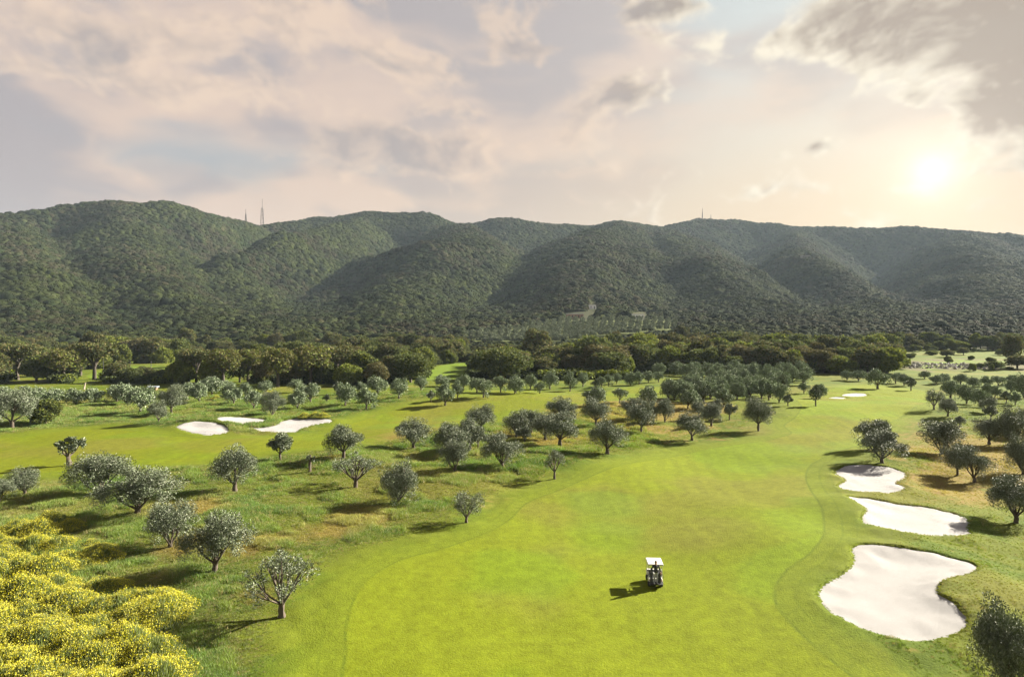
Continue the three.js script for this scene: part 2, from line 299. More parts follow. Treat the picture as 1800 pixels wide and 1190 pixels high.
const M = {
  turfNear: new THREE.MeshPhysicalMaterial({ specularIntensity: 0.15, map: turfMap(-62, 62, -90, -22, 2048, 1400), bumpMap: grassBump, bumpScale: 0.05, roughness: 0.95 }),
  turfMid: new THREE.MeshPhysicalMaterial({ specularIntensity: 0.15, map: turfMap(-165, 165, -205, -90, 2048, 1024), bumpMap: grassBump, bumpScale: 0.06, roughness: 0.95 }),
  turfFar: new THREE.MeshPhysicalMaterial({ specularIntensity: 0.15, map: turfMap(-340, 340, -440, -205, 1536, 768), roughness: 0.95 }),
  hillEarth: new THREE.MeshPhysicalMaterial({ specularIntensity: 0.15, vertexColors: true, roughness: 1 }),
};
console.log('turf', performance.now() | 0);

// ---------------------------------------------------------------- ground: one sheet from behind the camera to beyond the ridge
function lines(segs) { const o = [segs[0]]; for (let i = 1; i < segs.length; i += 2) { const end = segs[i], step = segs[i + 1], a = o[o.length - 1], n = Math.max(1, Math.round(Math.abs(end - a) / step)); for (let k = 1; k <= n; k++) o.push(a + (end - a) * k / n); } return o; }
{
  const xs = lines([-2800, -1500, 40, -800, 14, -340, 9, -165, 4, -62, 1.3, -28, 0.6, 42, 0.42, 62, 0.8, 165, 1.3, 340, 4, 800, 9, 1500, 14, 2800, 40]);
  const zs = lines([140, -22, 6, -100, 0.4, -205, 1.0, -440, 3.5, -1300, 9, -2200, 14, -2880, 30]);
  const nx = xs.length, nz = zs.length, pos = new Float32Array(nx * nz * 3), uv = new Float32Array(nx * nz * 2), cl = new Float32Array(nx * nz * 3);
  for (let j = 0; j < nz; j++) for (let i = 0; i < nx; i++) {
    const k = j * nx + i, x = xs[i], z = zs[j];
    pos[k * 3] = x; pos[k * 3 + 1] = groundH(x, z); pos[k * 3 + 2] = z; uv[k * 2] = x; uv[k * 2 + 1] = z;
    const n = z < -430 ? fbm(x / 60, z / 60, 3) : 0.5, terrace = z < -430 && z > -900 && orchardHere(900 + FOCAL * x / -z, 560 - FOCAL * (pos[k * 3 + 1] - EYE) / -z); cl[k * 3] = lerp(0.03, 0.05, n); cl[k * 3 + 1] = lerp(0.036, 0.05, n); cl[k * 3 + 2] = 0.02; if (terrace) { cl[k * 3] = 0.085; cl[k * 3 + 1] = 0.10; cl[k * 3 + 2] = 0.035; }
  }
  const groups = [[], [], [], []];
  for (let j = 0; j < nz - 1; j++) { const zc = (zs[j] + zs[j + 1]) / 2, g = zc > -90 ? 0 : zc > -205 ? 1 : zc > -440 ? 2 : 3; for (let i = 0; i < nx - 1; i++) { const a = j * nx + i; groups[g].push(a, a + 1, a + nx, a + 1, a + nx + 1, a + nx); } }
  const geo = new THREE.BufferGeometry();
  geo.setAttribute('position', new THREE.BufferAttribute(pos, 3)); geo.setAttribute('uv', new THREE.BufferAttribute(uv, 2)); geo.setAttribute('color', new THREE.BufferAttribute(cl, 3));
  const index = new Uint32Array(groups.reduce((s, g) => s + g.length, 0)); let o = 0;
  groups.forEach((g, n) => { index.set(g, o); geo.addGroup(o, g.length, n); o += g.length; });
  geo.setIndex(new THREE.BufferAttribute(index, 1)); geo.computeVertexNormals();
  const g = new THREE.Mesh(geo, [M.turfNear, M.turfMid, M.turfFar, M.hillEarth]);
  g.name = 'ground'; g.receiveShadow = g.castShadow = true;
  g.userData = { kind: 'structure', label: 'rolling golf course turf running back into wooded hills', category: 'ground' };
  scene.add(g);
  console.log('ground', nx, nz, index.length / 3, performance.now() | 0);
}

// ---------------------------------------------------------------- naming helpers
const taken = new Map();
function numbered(n) { const k = taken.get(n) || 0; taken.set(n, k + 1); return k ? `${n}_${String(k).padStart(3, '0')}` : n; }
function shadows(o) { o.traverse(m => { if (m.isMesh) { m.castShadow = true; m.receiveShadow = true; } }); return o; }
function tag(o, name, label, category, group, kind) {
  o.name = numbered(name); o.userData = { label, category }; if (group) o.userData.group = group; if (kind) o.userData.kind = kind;
  scene.add(o); return shadows(o);
}
function part(parent, name, geo, mat, label) { const m = new THREE.Mesh(geo, mat); m.name = name; if (label) m.userData.label = label; parent.add(m); return m; }
function base(p, turn = 0) { const g = new THREE.Group(); g.position.copy(p); g.rotation.y = turn; return g; }

// ---------------------------------------------------------------- sand in the bunkers
const sandBump = noiseMap(1024, 6, (x, y) => 0.5 * vn(x * 2, y * 2) + 0.3 * vn(x * 4, y * 4) + 0.2 * vn(x * 0.25, y));
const sandTone = noiseMap(1024, 17, (x, y) => 0.90 + 0.10 * (0.4 * vn(x * 0.5, y * 2) + 0.25 * vn(x * 0.25, y * 0.25) + 0.35 * vn(x * 4, y * 2)));
const sandMat = new THREE.MeshStandardMaterial({ color: new THREE.Color().setRGB(0.285, 0.276, 0.276), map: sandTone, bumpMap: sandBump, bumpScale: 0.03, roughness: 1 });
for (const b of bunkers) {
  const [x0, x1, z0, z1] = b.f.box, c = b.poly[0][1] < -120 ? 0.5 : 0.3, id = new Map(), pos = [], uv = [], ix = [];
  let mean = 0; for (const [x, z] of b.poly) mean += smoothGround(x, z) / b.poly.length;
  const v = (i, j) => {
    const k = i * 4096 + j; if (id.has(k)) return id.get(k);
    const x = x0 + i * c, z = z0 + j * c, d = b.f(x, z);
    pos.push(x, lerp(smoothGround(x, z), mean, 0.75 * sst(-0.3, -3, d)) + 0.30 - b.drop * (0.45 + 0.55 * sst(0, -3.5, d)) + (vn(x * 0.4, z * 0.4) - 0.5) * 0.02 - 0.35 * sst(0.15, 0.5, d), z); uv.push(x, z);
    id.set(k, pos.length / 3 - 1); return pos.length / 3 - 1;
  };
  const nx = Math.floor((x1 - x0) / c), nz = Math.floor((z1 - z0) / c);
  for (let j = 0; j < nz; j++) for (let i = 0; i < nx; i++) {
    if (b.f(x0 + (i + 0.5) * c, z0 + (j + 0.5) * c) > 0.45) continue;
    const a = v(i, j), e = v(i + 1, j), f = v(i, j + 1), g = v(i + 1, j + 1); ix.push(a, f, e, e, f, g);
  }
  const geo = new THREE.BufferGeometry(); geo.setAttribute('position', new THREE.Float32BufferAttribute(pos, 3)); geo.setAttribute('uv', new THREE.Float32BufferAttribute(uv, 2)); geo.setIndex(ix); geo.computeVertexNormals();
  tag(new THREE.Mesh(geo, sandMat), 'sand_bunker', b.label, 'sand bunker', null, 'structure');
}

// ---------------------------------------------------------------- leafy geometry
class Leaves {
  constructor() { this.p = []; this.c = []; this.n = []; }
  // a pointed leaf: two triangles folded a little along the midrib
  leaf(x, y, z, dx, dy, dz, len, wid, sx, sy, sz, r, g, b) {
    const hx = dx * len / 2, hy = dy * len / 2, hz = dz * len / 2, wx = sx * wid / 2, wy = sy * wid / 2, wz = sz * wid / 2;
    this.p.push(x - hx, y - hy, z - hz, x + wx, y + wy, z + wz, x + hx, y + hy, z + hz, x - hx, y - hy, z - hz, x + hx, y + hy, z + hz, x - wx, y - wy, z - wz);
    for (let i = 0; i < 6; i++) this.c.push(r, g, b);
  }
  geo() {
    const g = new THREE.BufferGeometry(); g.setAttribute('position', new THREE.Float32BufferAttribute(this.p, 3)); g.setAttribute('color', new THREE.Float32BufferAttribute(this.c, 3)); g.computeVertexNormals(); return g;
  }
}
function dirs(r) { const z = r() * 2 - 1, a = r() * Math.PI * 2, s = Math.sqrt(1 - z * z); return [Math.cos(a) * s, z, Math.sin(a) * s]; }
// leaves over the shell of a lobe
function lobeLeaves(L, r, c, rad, n, size, palette, o = {}) {
  const ph = r() * 50, tip = o.up ?? 0.35, inner = o.inner ?? 0.25;
  for (let k = 0; k < n; k++) {
    let d = dirs(r); if (o.noUnder && d[1] < -0.35 && r() < o.noUnder) { d[1] = -d[1]; }
    const lump = 0.80 + 0.42 * fbm(d[0] * 2.2 + ph, d[1] * 2.2 + d[2] * 2.9 + ph, 3);
    const q = (r() < inner ? 0.35 + 0.6 * r() : 0.86 + 0.24 * r() * r()) * lump;
    const x = c[0] + d[0] * rad[0] * q, y = c[1] + d[1] * rad[1] * q, z = c[2] + d[2] * rad[2] * q;
    const w = dirs(r), m = 0.75; let ax = d[0] * m + w[0] * 0.9, ay = d[1] * m + w[1] * 0.9 + tip, az = d[2] * m + w[2] * 0.9; const al = Math.hypot(ax, ay, az) || 1; ax /= al; ay /= al; az /= al;
    const v = dirs(r); let sx = ay * v[2] - az * v[1], sy = az * v[0] - ax * v[2], sz = ax * v[1] - ay * v[0]; const sl = Math.hypot(sx, sy, sz) || 1;
    const pc = palette[(r() * palette.length) | 0], f = 0.75 + 0.5 * r(), len = size[0] * (0.7 + 0.6 * r());
    L.leaf(x, y, z, ax, ay, az, len, size[1] * (0.75 + 0.5 * r()), sx / sl, sy / sl, sz / sl, pc[0] * f, pc[1] * f, pc[2] * f);
  }
}
// a limb: a bent tapering tube through points
function limb(pts, r0, r1, seg = 7, rad = 6, rough = 0.18, seed = 1) {
  const c = new THREE.CatmullRomCurve3(pts.map(p => new THREE.Vector3(...p))), g = new THREE.TubeGeometry(c, seg, 1, rad, false), P = g.attributes.position;
  for (let i = 0; i <= seg; i++) {
    const t = i / seg, o = c.getPointAt(t), rr = lerp(r0, r1, Math.pow(t, 0.8));
    for (let j = 0; j <= rad; j++) { const k = i * (rad + 1) + j, jj = j % rad, s = rr * (1 + rough * (vn(jj * 1.7 + seed, i * 0.9 + seed) - 0.5) * 2) * (i === 0 ? 1.3 : 1); P.setXYZ(k, o.x + (P.getX(k) - o.x) * s, o.y + (P.getY(k) - o.y) * s, o.z + (P.getZ(k) - o.z) * s); }
  }
  g.deleteAttribute('uv'); g.computeVertexNormals(); return g;
}
const barkMat = new THREE.MeshStandardMaterial({ color: new THREE.Color().setRGB(0.085, 0.066, 0.05), roughness: 1 });
const paleBark = new THREE.MeshStandardMaterial({ color: new THREE.Color().setRGB(0.075, 0.062, 0.05), roughness: 1 });
const oliveLeaf = new THREE.MeshPhysicalMaterial({ vertexColors: true, roughness: 0.6, specularIntensity: 0.7, side: THREE.DoubleSide });
const farLeaf = new THREE.MeshPhysicalMaterial({ vertexColors: true, roughness: 0.8, specularIntensity: 0.35, side: THREE.DoubleSide });
const hillLeaf = new THREE.MeshPhysicalMaterial({ vertexColors: true, roughness: 1, specularIntensity: 0.08, side: THREE.DoubleSide });
const treeLeaf = new THREE.MeshPhysicalMaterial({ vertexColors: true, roughness: 0.95, specularIntensity: 0.3, transmission: 0.3, thickness: 0, side: THREE.DoubleSide });
const softLeaf = new THREE.MeshPhysicalMaterial({ vertexColors: true, roughness: 1, transmission: 0.4, thickness: 0, side: THREE.DoubleSide });

// crown width and height as built, without the few outermost leaves
function sized(T, L) {
  const n = L.p.length / 18, px = [], pz = [], py = [];
  for (let i = 0; i < n; i++) { px.push(L.p[i * 18]); py.push(L.p[i * 18 + 1]); pz.push(L.p[i * 18 + 2]); }
  const num = (a, b) => a - b; px.sort(num); py.sort(num); pz.sort(num);
  const w = (px[(n * 0.985) | 0] - px[(n * 0.015) | 0] + pz[(n * 0.985) | 0] - pz[(n * 0.015) | 0]) / 2;
  return { trunk: mergeGeometries(T), crown: L.geo(), w: w * 1.02, h: py[(n * 0.985) | 0] };
}
const OLIVE = [[0.09, 0.115, 0.06], [0.075, 0.10, 0.048], [0.065, 0.088, 0.04], [0.11, 0.135, 0.075], [0.17, 0.19, 0.13], [0.25, 0.265, 0.20], [0.10, 0.125, 0.058]];
// one olive tree in metres: about 4.6 tall; style sets how full and how wide
function olive(seed, st) {
  const r = rng(seed), T = [], L = new Leaves(), lean = (r() - 0.5) * (st.lean ?? 0.5), fork = st.fork ?? (0.7 + 0.4 * r());
  const rt = st.thick ?? 0.2;
  T.push(limb([[0, -0.25, 0], [lean * 0.3, fork * 0.5, 0.05], [lean * 0.6, fork + 0.1, 0]], rt * 1.35, rt * 0.85, 6, 8, 0.3, seed));
  const n = st.lobes, a0 = r() * 6.28;
  for (let k = 0; k < n; k++) {
    const top = k >= n - (st.tops ?? 2), a = a0 + k / (n - (st.tops ?? 2)) * 6.283 + (r() - 0.5) * 0.5, rr = top ? st.w * 0.2 * r() : st.w * (0.20 + 0.17 * r());
    const c = [lean + Math.cos(a) * rr, top ? st.h * (0.70 + 0.10 * r()) : st.h * (0.46 + 0.2 * r()), Math.sin(a) * rr];
    const s = st.w * (top ? 0.23 : 0.24) * (0.82 + 0.4 * r()) * (st.fill ?? 1), rad = [s, s * (0.82 + 0.25 * r()) * (st.tall ?? 1), s];
    const mid = [lerp(lean * 0.6, c[0], 0.55) + (r() - 0.5) * 0.3, lerp(fork, c[1], 0.5) - 0.1, c[2] * 0.5 + (r() - 0.5) * 0.3];
    T.push(limb([[lean * 0.55, fork * 0.85, 0], mid, [c[0], c[1], c[2]]], rt * (0.62 - 0.03 * k), 0.035, 6, 5, 0.2, seed + k));
    for (let q = 0; q < 4; q++) { const d = dirs(r), e = [c[0] + d[0] * rad[0] * 0.75, c[1] + Math.abs(d[1]) * rad[1] * 0.7, c[2] + d[2] * rad[2] * 0.75]; T.push(limb([mid, [(mid[0] + e[0]) / 2, (mid[1] + e[1]) / 2 + 0.1, (mid[2] + e[2]) / 2], e], 0.05, 0.015, 4, 4, 0.1, seed + q)); }
    const tw = st.twigs ?? 10, per = Math.round((st.leaves ?? 7200) * (st.pal ? 2.8 : 2.2) / n / tw);
    for (let q = 0; q < tw; q++) {
      const d = dirs(r); if (d[1] < -0.45 && r() < 0.6) d[1] *= -0.6;
      const u = 0.45 + 0.6 * r(), e = [c[0] + d[0] * rad[0] * u, c[1] + d[1] * rad[1] * u, c[2] + d[2] * rad[2] * u], k2 = s * (st.twig ?? 1) * (0.38 + 0.26 * r());
      lobeLeaves(L, r, e, [k2, k2 * (d[1] < 0 ? 1.25 : 0.9), k2], per, st.leaf ?? [0.185, 0.056], st.pal ?? OLIVE, { noUnder: 0, inner: 0.4, up: d[1] < 0 ? -0.2 : 0.4 });
    }
  }
  return sized(T, L);
}
const kinds = {
  open: [olive(11, { w: 5.2, h: 4.7, lobes: 9, leaves: 1500, fill: 0.66, twig: 0.72, thick: 0.17, fork: 0.95 }), olive(12, { w: 4.2, h: 4, lobes: 6, leaves: 1300, fill: 0.72, thick: 0.17, fork: 1.0, tops: 1 }), olive(13, { w: 5.4, h: 4.0, lobes: 7, leaves: 2600, fill: 0.8, twig: 0.85, fork: 0.7, tops: 1 })],
  full: [olive(21, { w: 5.2, h: 4.8, lobes: 8, leaves: 8200, thick: 0.26 }), olive(22, { w: 5, h: 4.3, lobes: 7, leaves: 7600, tops: 1 }), olive(23, { w: 4.8, h: 5, lobes: 8, leaves: 8000, tall: 1.15 }), olive(24, { w: 5.6, h: 4.3, lobes: 9, leaves: 8800, lean: 0.9 }), olive(25, { w: 4.6, h: 4.4, lobes: 7, leaves: 7400, lean: 1.2 })],
  bushy: [olive(31, { w: 5, h: 3.9, lobes: 9, leaves: 9000, fill: 1.15, noUnder: 0, fork: 0.35, tall: 1.15 }), olive(32, { w: 4.6, h: 4.4, lobes: 8, leaves: 8600, fill: 1.15, noUnder: 0, fork: 0.3, tall: 1.3 })],
  small: [olive(41, { w: 2.4, h: 2.6, lobes: 5, leaves: 2200, thick: 0.1, fork: 0.7, leaf: [0.2, 0.07] }), olive(42, { w: 2.8, h: 3.2, lobes: 5, leaves: 2400, thick: 0.12, fork: 1.0, leaf: [0.22, 0.07], fill: 0.9 })],
  pruned: [olive(51, { w: 3.0, h: 2.9, lobes: 5, leaves: 900, fill: 0.55, thick: 0.2, fork: 0.8, tops: 1, leaf: [0.24, 0.09] })],
  stump: [olive(61, { w: 1.3, h: 2.0, lobes: 3, leaves: 130, fill: 0.6, thick: 0.14, fork: 1.1, tops: 0, leaf: [0.2, 0.07] })],
};
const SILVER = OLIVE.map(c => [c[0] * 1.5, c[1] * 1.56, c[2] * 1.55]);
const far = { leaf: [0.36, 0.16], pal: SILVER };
const farKinds = {
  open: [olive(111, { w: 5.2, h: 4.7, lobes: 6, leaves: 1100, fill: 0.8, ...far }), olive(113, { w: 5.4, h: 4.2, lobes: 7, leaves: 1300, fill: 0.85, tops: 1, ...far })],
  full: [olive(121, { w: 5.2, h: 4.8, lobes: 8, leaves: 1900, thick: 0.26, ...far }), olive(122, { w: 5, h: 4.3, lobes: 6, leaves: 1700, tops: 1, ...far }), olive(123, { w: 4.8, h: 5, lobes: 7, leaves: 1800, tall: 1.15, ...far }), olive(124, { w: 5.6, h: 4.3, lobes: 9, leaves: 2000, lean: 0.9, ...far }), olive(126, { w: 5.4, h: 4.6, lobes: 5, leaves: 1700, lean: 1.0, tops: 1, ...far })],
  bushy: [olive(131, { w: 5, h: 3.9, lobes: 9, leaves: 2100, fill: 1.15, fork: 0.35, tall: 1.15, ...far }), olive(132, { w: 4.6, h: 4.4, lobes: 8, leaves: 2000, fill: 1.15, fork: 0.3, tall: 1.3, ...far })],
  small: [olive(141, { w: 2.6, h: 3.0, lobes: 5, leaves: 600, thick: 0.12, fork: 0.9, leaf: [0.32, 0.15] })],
};
let oliveCount = 0;
function plantOlive(px, py, w, h, kind, label, group, pick) {
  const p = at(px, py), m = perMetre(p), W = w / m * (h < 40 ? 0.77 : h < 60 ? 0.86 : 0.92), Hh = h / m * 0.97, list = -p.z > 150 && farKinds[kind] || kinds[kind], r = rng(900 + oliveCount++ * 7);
  const v = list[pick ?? ((r() * list.length) | 0)], g = base(p, r() * 6.283), sy = Hh / v.h, sx = W / v.w;
  g.scale.set(sx, sy, sx);
  part(g, 'trunk', v.trunk, barkMat); part(g, 'crown', v.crown, list === farKinds[kind] ? farLeaf : oliveLeaf);
  return tag(g, 'olive_tree', label, 'tree', group);
}
console.log('olive kinds', performance.now() | 0);

// olives that can be told apart
const lone = [
  [495, 1084, 132, 118, 'open', 'sparse olive tree with visible forked trunk between yellow broom and fairway', undefined, 0],
  [376, 1005, 112, 104, 'full', 'dark full olive tree on a leaning trunk, behind the sparse forked one'],
  [298, 962, 92, 78, 'bushy', 'bushy olive crown touching the dark leaning-trunk olive'],
  [239, 907, 128, 84, 'full', 'wide silvery olive with two crown masses on a dark forked trunk'],
  [175, 868, 104, 68, 'bushy', 'rounded olive behind the wide two-mass olive'],
  [43, 872, 60, 48, 'full', 'small rounded olive on the rough below the second fairway'],
  [-4, 886, 52, 44, 'bushy', 'low olive crown at the upper end of the yellow broom bank'],
  [121, 818, 48, 50, 'pruned', 'hard pruned olive with stubby arms at the second fairway'],
  [412, 864, 74, 76, 'full', 'tall rounded olive alone on bright rough with leaning trunk'],
  [493, 808, 38, 46, 'small', 'small upright olive on the edge of the second fairway'],
  [545, 829, 20, 30, 'stump', 'nearly bare little trunk standing alone in the rough'],
  [603, 806, 64, 56, 'full', 'dark round olive beside the second fairway, next to the bare trunk'],
  [625, 857, 88, 62, 'open', 'broad olive with two grey crown lobes and a V trunk'],
  [699, 886, 68, 72, 'bushy', 'dark drooping egg shaped olive beside the broad V trunk olive'],
  [820, 919, 62, 54, 'open', 'small pale green olive on bent trunk inside the fairway bend'],
  [975, 842, 44, 52, 'open', 'slim olive on a bent trunk standing right on the fairway edge'],
  [727, 788, 70, 50, 'full', 'dark wide olive on bare brown soil by the second fairway'],
  [1068, 798, 66, 58, 'full', 'rounded olive with long shadow at the dry strip'],
  [1217, 774, 56, 48, 'full', 'rounded olive at the front of the dense grove by the main fairway'],
  [1334, 758, 55, 58, 'full', 'olive with split crown standing out on the fairway loop'],
  [1435, 714, 26, 36, 'small', 'small twin crowned olive near the far bunkers'],
  [1552, 814, 84, 56, 'full', 'spreading olive above the bow tie bunker'],
  [1540, 790, 62, 52, 'full', 'olive close behind the spreading one above the bow tie bunker'],
  [1657, 799, 76, 60, 'bushy', 'big dark olive beyond the three bunkers'],
  [1714, 848, 62, 62, 'full', 'front olive of the leaning pair on the dry rough'],
  [1684, 836, 52, 56, 'full', 'rear olive of the leaning pair on the dry rough'],
  [1787, 919, 96, 84, 'full', 'large dark olive on dry rough level with the wedge bunker'],
  [1776, 1216, 118, 152, 'bushy', 'dark bushy olive next to the big curving bunker'],
  [1544, 684, 46, 34, 'open', 'umbrella shaped olive alone at the far end of the main fairway'],
  [1602, 687, 22, 22, 'small', 'little olive beside the umbrella shaped one'],
  [1643, 720, 42, 35, 'open', 'forked olive standing on the far fairway edge'],
  [1667, 732, 36, 30, 'full', 'round olive just below the forked one on the fairway edge'],
];
for (const a of lone) plantOlive(...a);
const sets = [
  ['grey green olive tree in the clump between the two fairways', 'olives between the two fairways', [800, 830, 58, 56, 'bushy', 792, 802, 66, 56, 'full', 826, 792, 50, 56, 'full', 840, 791, 32, 38, 'small', 884, 824, 72, 62, 'full', 845, 757, 58, 44, 'full', 908, 768, 50, 46, 'bushy', 934, 765, 40, 44, 'full', 922, 779, 32, 28, 'small', 958, 774, 46, 46, 'full', 984, 784, 66, 58, 'full', 988, 737, 58, 38, 'bushy', 1048, 750, 54, 50, 'full', 1045, 714, 50, 32, 'bushy', 1089, 708, 30, 25, 'open', 1127, 762, 54, 56, 'full', 1112, 738, 46, 38, 'full', 1169, 742, 34, 40, 'bushy', 1150, 742, 26, 36, 'full', 1143, 712, 42, 32, 'full', 1175, 702, 16, 20, 'small', 1251, 749, 38, 40, 'full', 1230, 737, 32, 32, 'full', 1283, 738, 26, 28, 'small', 1210, 718, 42, 32, 'full', 1272, 716, 44, 32, 'full', 1238, 707, 26, 26, 'small', 1258, 728, 30, 26, 'full', 1370, 708, 34, 32, 'bushy', 1386, 714, 20, 20, 'small', 1414, 692, 22, 18, 'full', 1442, 700, 26, 24, 'full']],
  ['olive tree in the line behind the second fairway', 'olives behind the second fairway', [606, 713, 46, 38, 'full', 644, 720, 38, 36, 'full', 592, 694, 20, 22, 'small', 634, 692, 24, 20, 'full', 664, 693, 42, 30, 'bushy', 701, 701, 38, 34, 'full', 740, 688, 28, 26, 'full', 782, 713, 42, 38, 'full', 757, 707, 20, 20, 'small', 804, 700, 26, 30, 'full', 850, 699, 34, 32, 'full', 838, 690, 30, 24, 'full', 776, 680, 30, 20, 'bushy', 814, 684, 32, 24, 'bushy', 905, 692, 34, 30, 'bushy', 880, 690, 30, 28, 'full', 932, 686, 26, 26, 'full', 949, 692, 22, 20, 'open', 967, 684, 32, 30, 'full', 1002, 688, 32, 32, 'full', 1025, 680, 24, 24, 'full', 1048, 686, 18, 20, 'small', 1058, 681, 18, 18, 'full', 1070, 679, 20, 20, 'full', 1084, 675, 18, 18, 'full', 1108, 677, 24, 22, 'bushy', 1124, 676, 22, 22, 'bushy', 1140, 673, 24, 20, 'full', 1158, 672, 22, 18, 'full']],
  ['olive tree in the loose row behind the small bunkers of the second fairway', 'olives behind the small bunkers', [278, 744, 40, 38, 'full', 300, 728, 52, 50, 'full', 246, 726, 50, 44, 'full', 222, 712, 50, 36, 'bushy', 205, 706, 38, 28, 'bushy', 350, 708, 40, 34, 'full', 372, 694, 42, 30, 'full', 410, 712, 38, 36, 'full', 446, 721, 38, 34, 'open', 478, 733, 44, 44, 'bushy', 523, 721, 40, 36, 'full', 545, 709, 40, 34, 'full', 465, 690, 30, 20, 'bushy', 574, 709, 14, 16, 'small', 330, 698, 30, 24, 'full', 400, 690, 24, 20, 'full', 520, 690, 34, 22, 'full', 430, 696, 26, 22, 'full']],
  ['pale silvery olive of the thicket at the second fairway end', 'silvery olives at the second fairway end', [20, 752, 74, 66, 'full', 52, 744, 50, 46, 'full', -8, 732, 56, 46, 'full', 62, 714, 40, 32, 'bushy', 92, 712, 46, 28, 'bushy', 133, 711, 40, 27, 'bushy', 166, 709, 38, 26, 'bushy', 40, 704, 34, 24, 'bushy', 10, 702, 36, 22, 'full']],
  ['dark olive tree on the dry rough beyond the bunkers', 'olives on the dry rough', [1688, 752, 22, 20, 'small', 1740, 782, 48, 46, 'full', 1782, 784, 62, 66, 'bushy', 1800, 834, 56, 66, 'bushy', 1672, 700, 40, 30, 'full', 1700, 710, 38, 32, 'full', 1724, 716, 36, 30, 'full', 1738, 726, 32, 28, 'full', 1742, 738, 24, 24, 'small', 1736, 698, 22, 24, 'full', 1750, 700, 22, 20, 'full', 1770, 708, 20, 20, 'small', 1786, 712, 22, 22, 'full', 1778, 690, 22, 22, 'bushy', 1800, 700, 34, 40, 'bushy', 1646, 676, 26, 16, 'bushy', 1590, 678, 26, 20, 'full', 1660, 674, 30, 16, 'full', 1690, 676, 28, 18, 'full', 1712, 682, 26, 18, 'bushy', 1734, 680, 26, 18, 'full', 1756, 678, 28, 16, 'full', 1780, 676, 24, 16, 'full', 1626, 666, 22, 13, 'bushy', 1802, 764, 40, 44, 'full', 1575, 674, 26, 18, 'full', 1510, 670, 32, 18, 'bushy', 1490, 668, 24, 16, 'bushy']],
];
for (const [label, group, l] of sets) for (let i = 0; i < l.length; i += 5) plantOlive(l[i], l[i + 1], l[i + 2], l[i + 3], l[i + 4], label, group);
{ // the dense far grove, planted on a loose grid
  const r = rng(5150); let n = 0;
  for (let py = 662; py < 706; py += 6) for (let px = 1160; px < 1420; px += 21) {
    const x = px + (r() - 0.5) * 14 + (py - 660) * 0.2, y = py + (r() - 0.5) * 5;
    if (y > 668 && x < 1200 + (690 - y) * 1.2 && y < 696) continue;
    if (x > 1390 + (y < 680 ? 30 : 0) || (y > 690 && x > 1360) || r() < 0.12) continue;
    const s = (y - 560) / EYE; plantOlive(x, y, s * (4.4 + 1.4 * r()), s * (4.2 + 1.2 * r()), r() < 0.75 ? 'full' : 'bushy', 'olive tree packed in the dense grove below the forest edge', 'olives of the dense far grove'); n++;
  }
  console.log('grove', n, 'olives', oliveCount, performance.now() | 0);
}

// ---------------------------------------------------------------- woodland trees of the belt below the hills
const OAK = [[0.07, 0.092, 0.024], [0.085, 0.105, 0.028], [0.055, 0.075, 0.02], [0.12, 0.13, 0.035]];
const RUST = [[0.12, 0.105, 0.04], [0.10, 0.10, 0.036], [0.14, 0.12, 0.05], [0.085, 0.09, 0.032]];
const LIME = [[0.13, 0.16, 0.024], [0.11, 0.145, 0.024], [0.17, 0.18, 0.03]];
function woodTree(seed, st) {
  const r = rng(seed), T = [], L = new Leaves(), fork = st.h * (st.bare ?? 0.22), n = st.lobes;
  T.push(limb([[0, -0.6, 0], [0.1, fork * 0.5, 0.1], [0.1, fork, 0]], 0.42, 0.3, 5, 7, 0.2, seed));
  for (let k = 0; k < n; k++) {
    const u = k / n, a = k * 2.4 + r(), rr = st.w * 0.34 * Math.sqrt(1 - Math.pow(Math.abs(u * 1.5 - 0.45), 2) * 0.75) * (0.55 + 0.5 * r());
    const c = [Math.cos(a) * rr, lerp(fork + st.h * 0.12, st.h * 0.85, st.flat ? 0.55 + 0.45 * u : u), Math.sin(a) * rr], s = st.w * (0.19 + 0.07 * r()), rad = [s, s * (st.flat ? 0.6 : 0.8), s];
    T.push(limb([[0.1, fork * 0.9, 0], [c[0] * 0.45, lerp(fork, c[1], 0.5), c[2] * 0.45], c], 0.2, 0.05, 5, 5, 0.2, seed + k));
    lobeLeaves(L, r, c, rad, Math.round((st.leaves ?? 5000) / n), [0.7, 0.34], st.pal, { noUnder: 0.3, inner: 0.2, up: 0.2 });
  }
  return sized(T, L);
}
const woods = {
  oak: [woodTree(71, { w: 9, h: 9, lobes: 13, pal: OAK }), woodTree(72, { w: 10, h: 8.4, lobes: 15, pal: OAK }), woodTree(73, { w: 8, h: 9.5, lobes: 12, pal: [...OAK, ...RUST] })],
  rust: [woodTree(74, { w: 9.5, h: 9.5, lobes: 12, pal: RUST, bare: 0.3 }), woodTree(75, { w: 10, h: 9, lobes: 14, pal: [...RUST, ...OAK] })],
  pine: [woodTree(76, { w: 9, h: 11, lobes: 11, pal: [...RUST, ...LIME], bare: 0.34, leaves: 3200 }), woodTree(77, { w: 10, h: 10.5, lobes: 12, pal: [...OAK, ...RUST], bare: 0.36, flat: true, leaves: 3200 })],
  lime: [woodTree(78, { w: 7, h: 6, lobes: 10, pal: LIME, bare: 0.12 }), woodTree(79, { w: 8, h: 7, lobes: 11, pal: [...LIME, ...OAK], bare: 0.12 })],
};
let woodCount = 0;
function plantWood(px, py, w, h, kind, label, group, name = 'woodland_tree') {
  const p = at(px, py), m = perMetre(p), list = woods[kind], r = rng(4000 + woodCount++ * 13), v = list[(r() * list.length) | 0], g = base(p, r() * 6.283), s = w / m / v.w;
  g.scale.set(s, h / m / v.h, s);
  part(g, 'trunk', v.trunk, kind === 'pine' ? paleBark : barkMat); part(g, 'crown', v.crown, treeLeaf);
  return tag(g, name, label, 'tree', group);
}
plantWood(722, 672, 58, 48, 'oak', 'big dark round oak at the mouth of the grass gap');
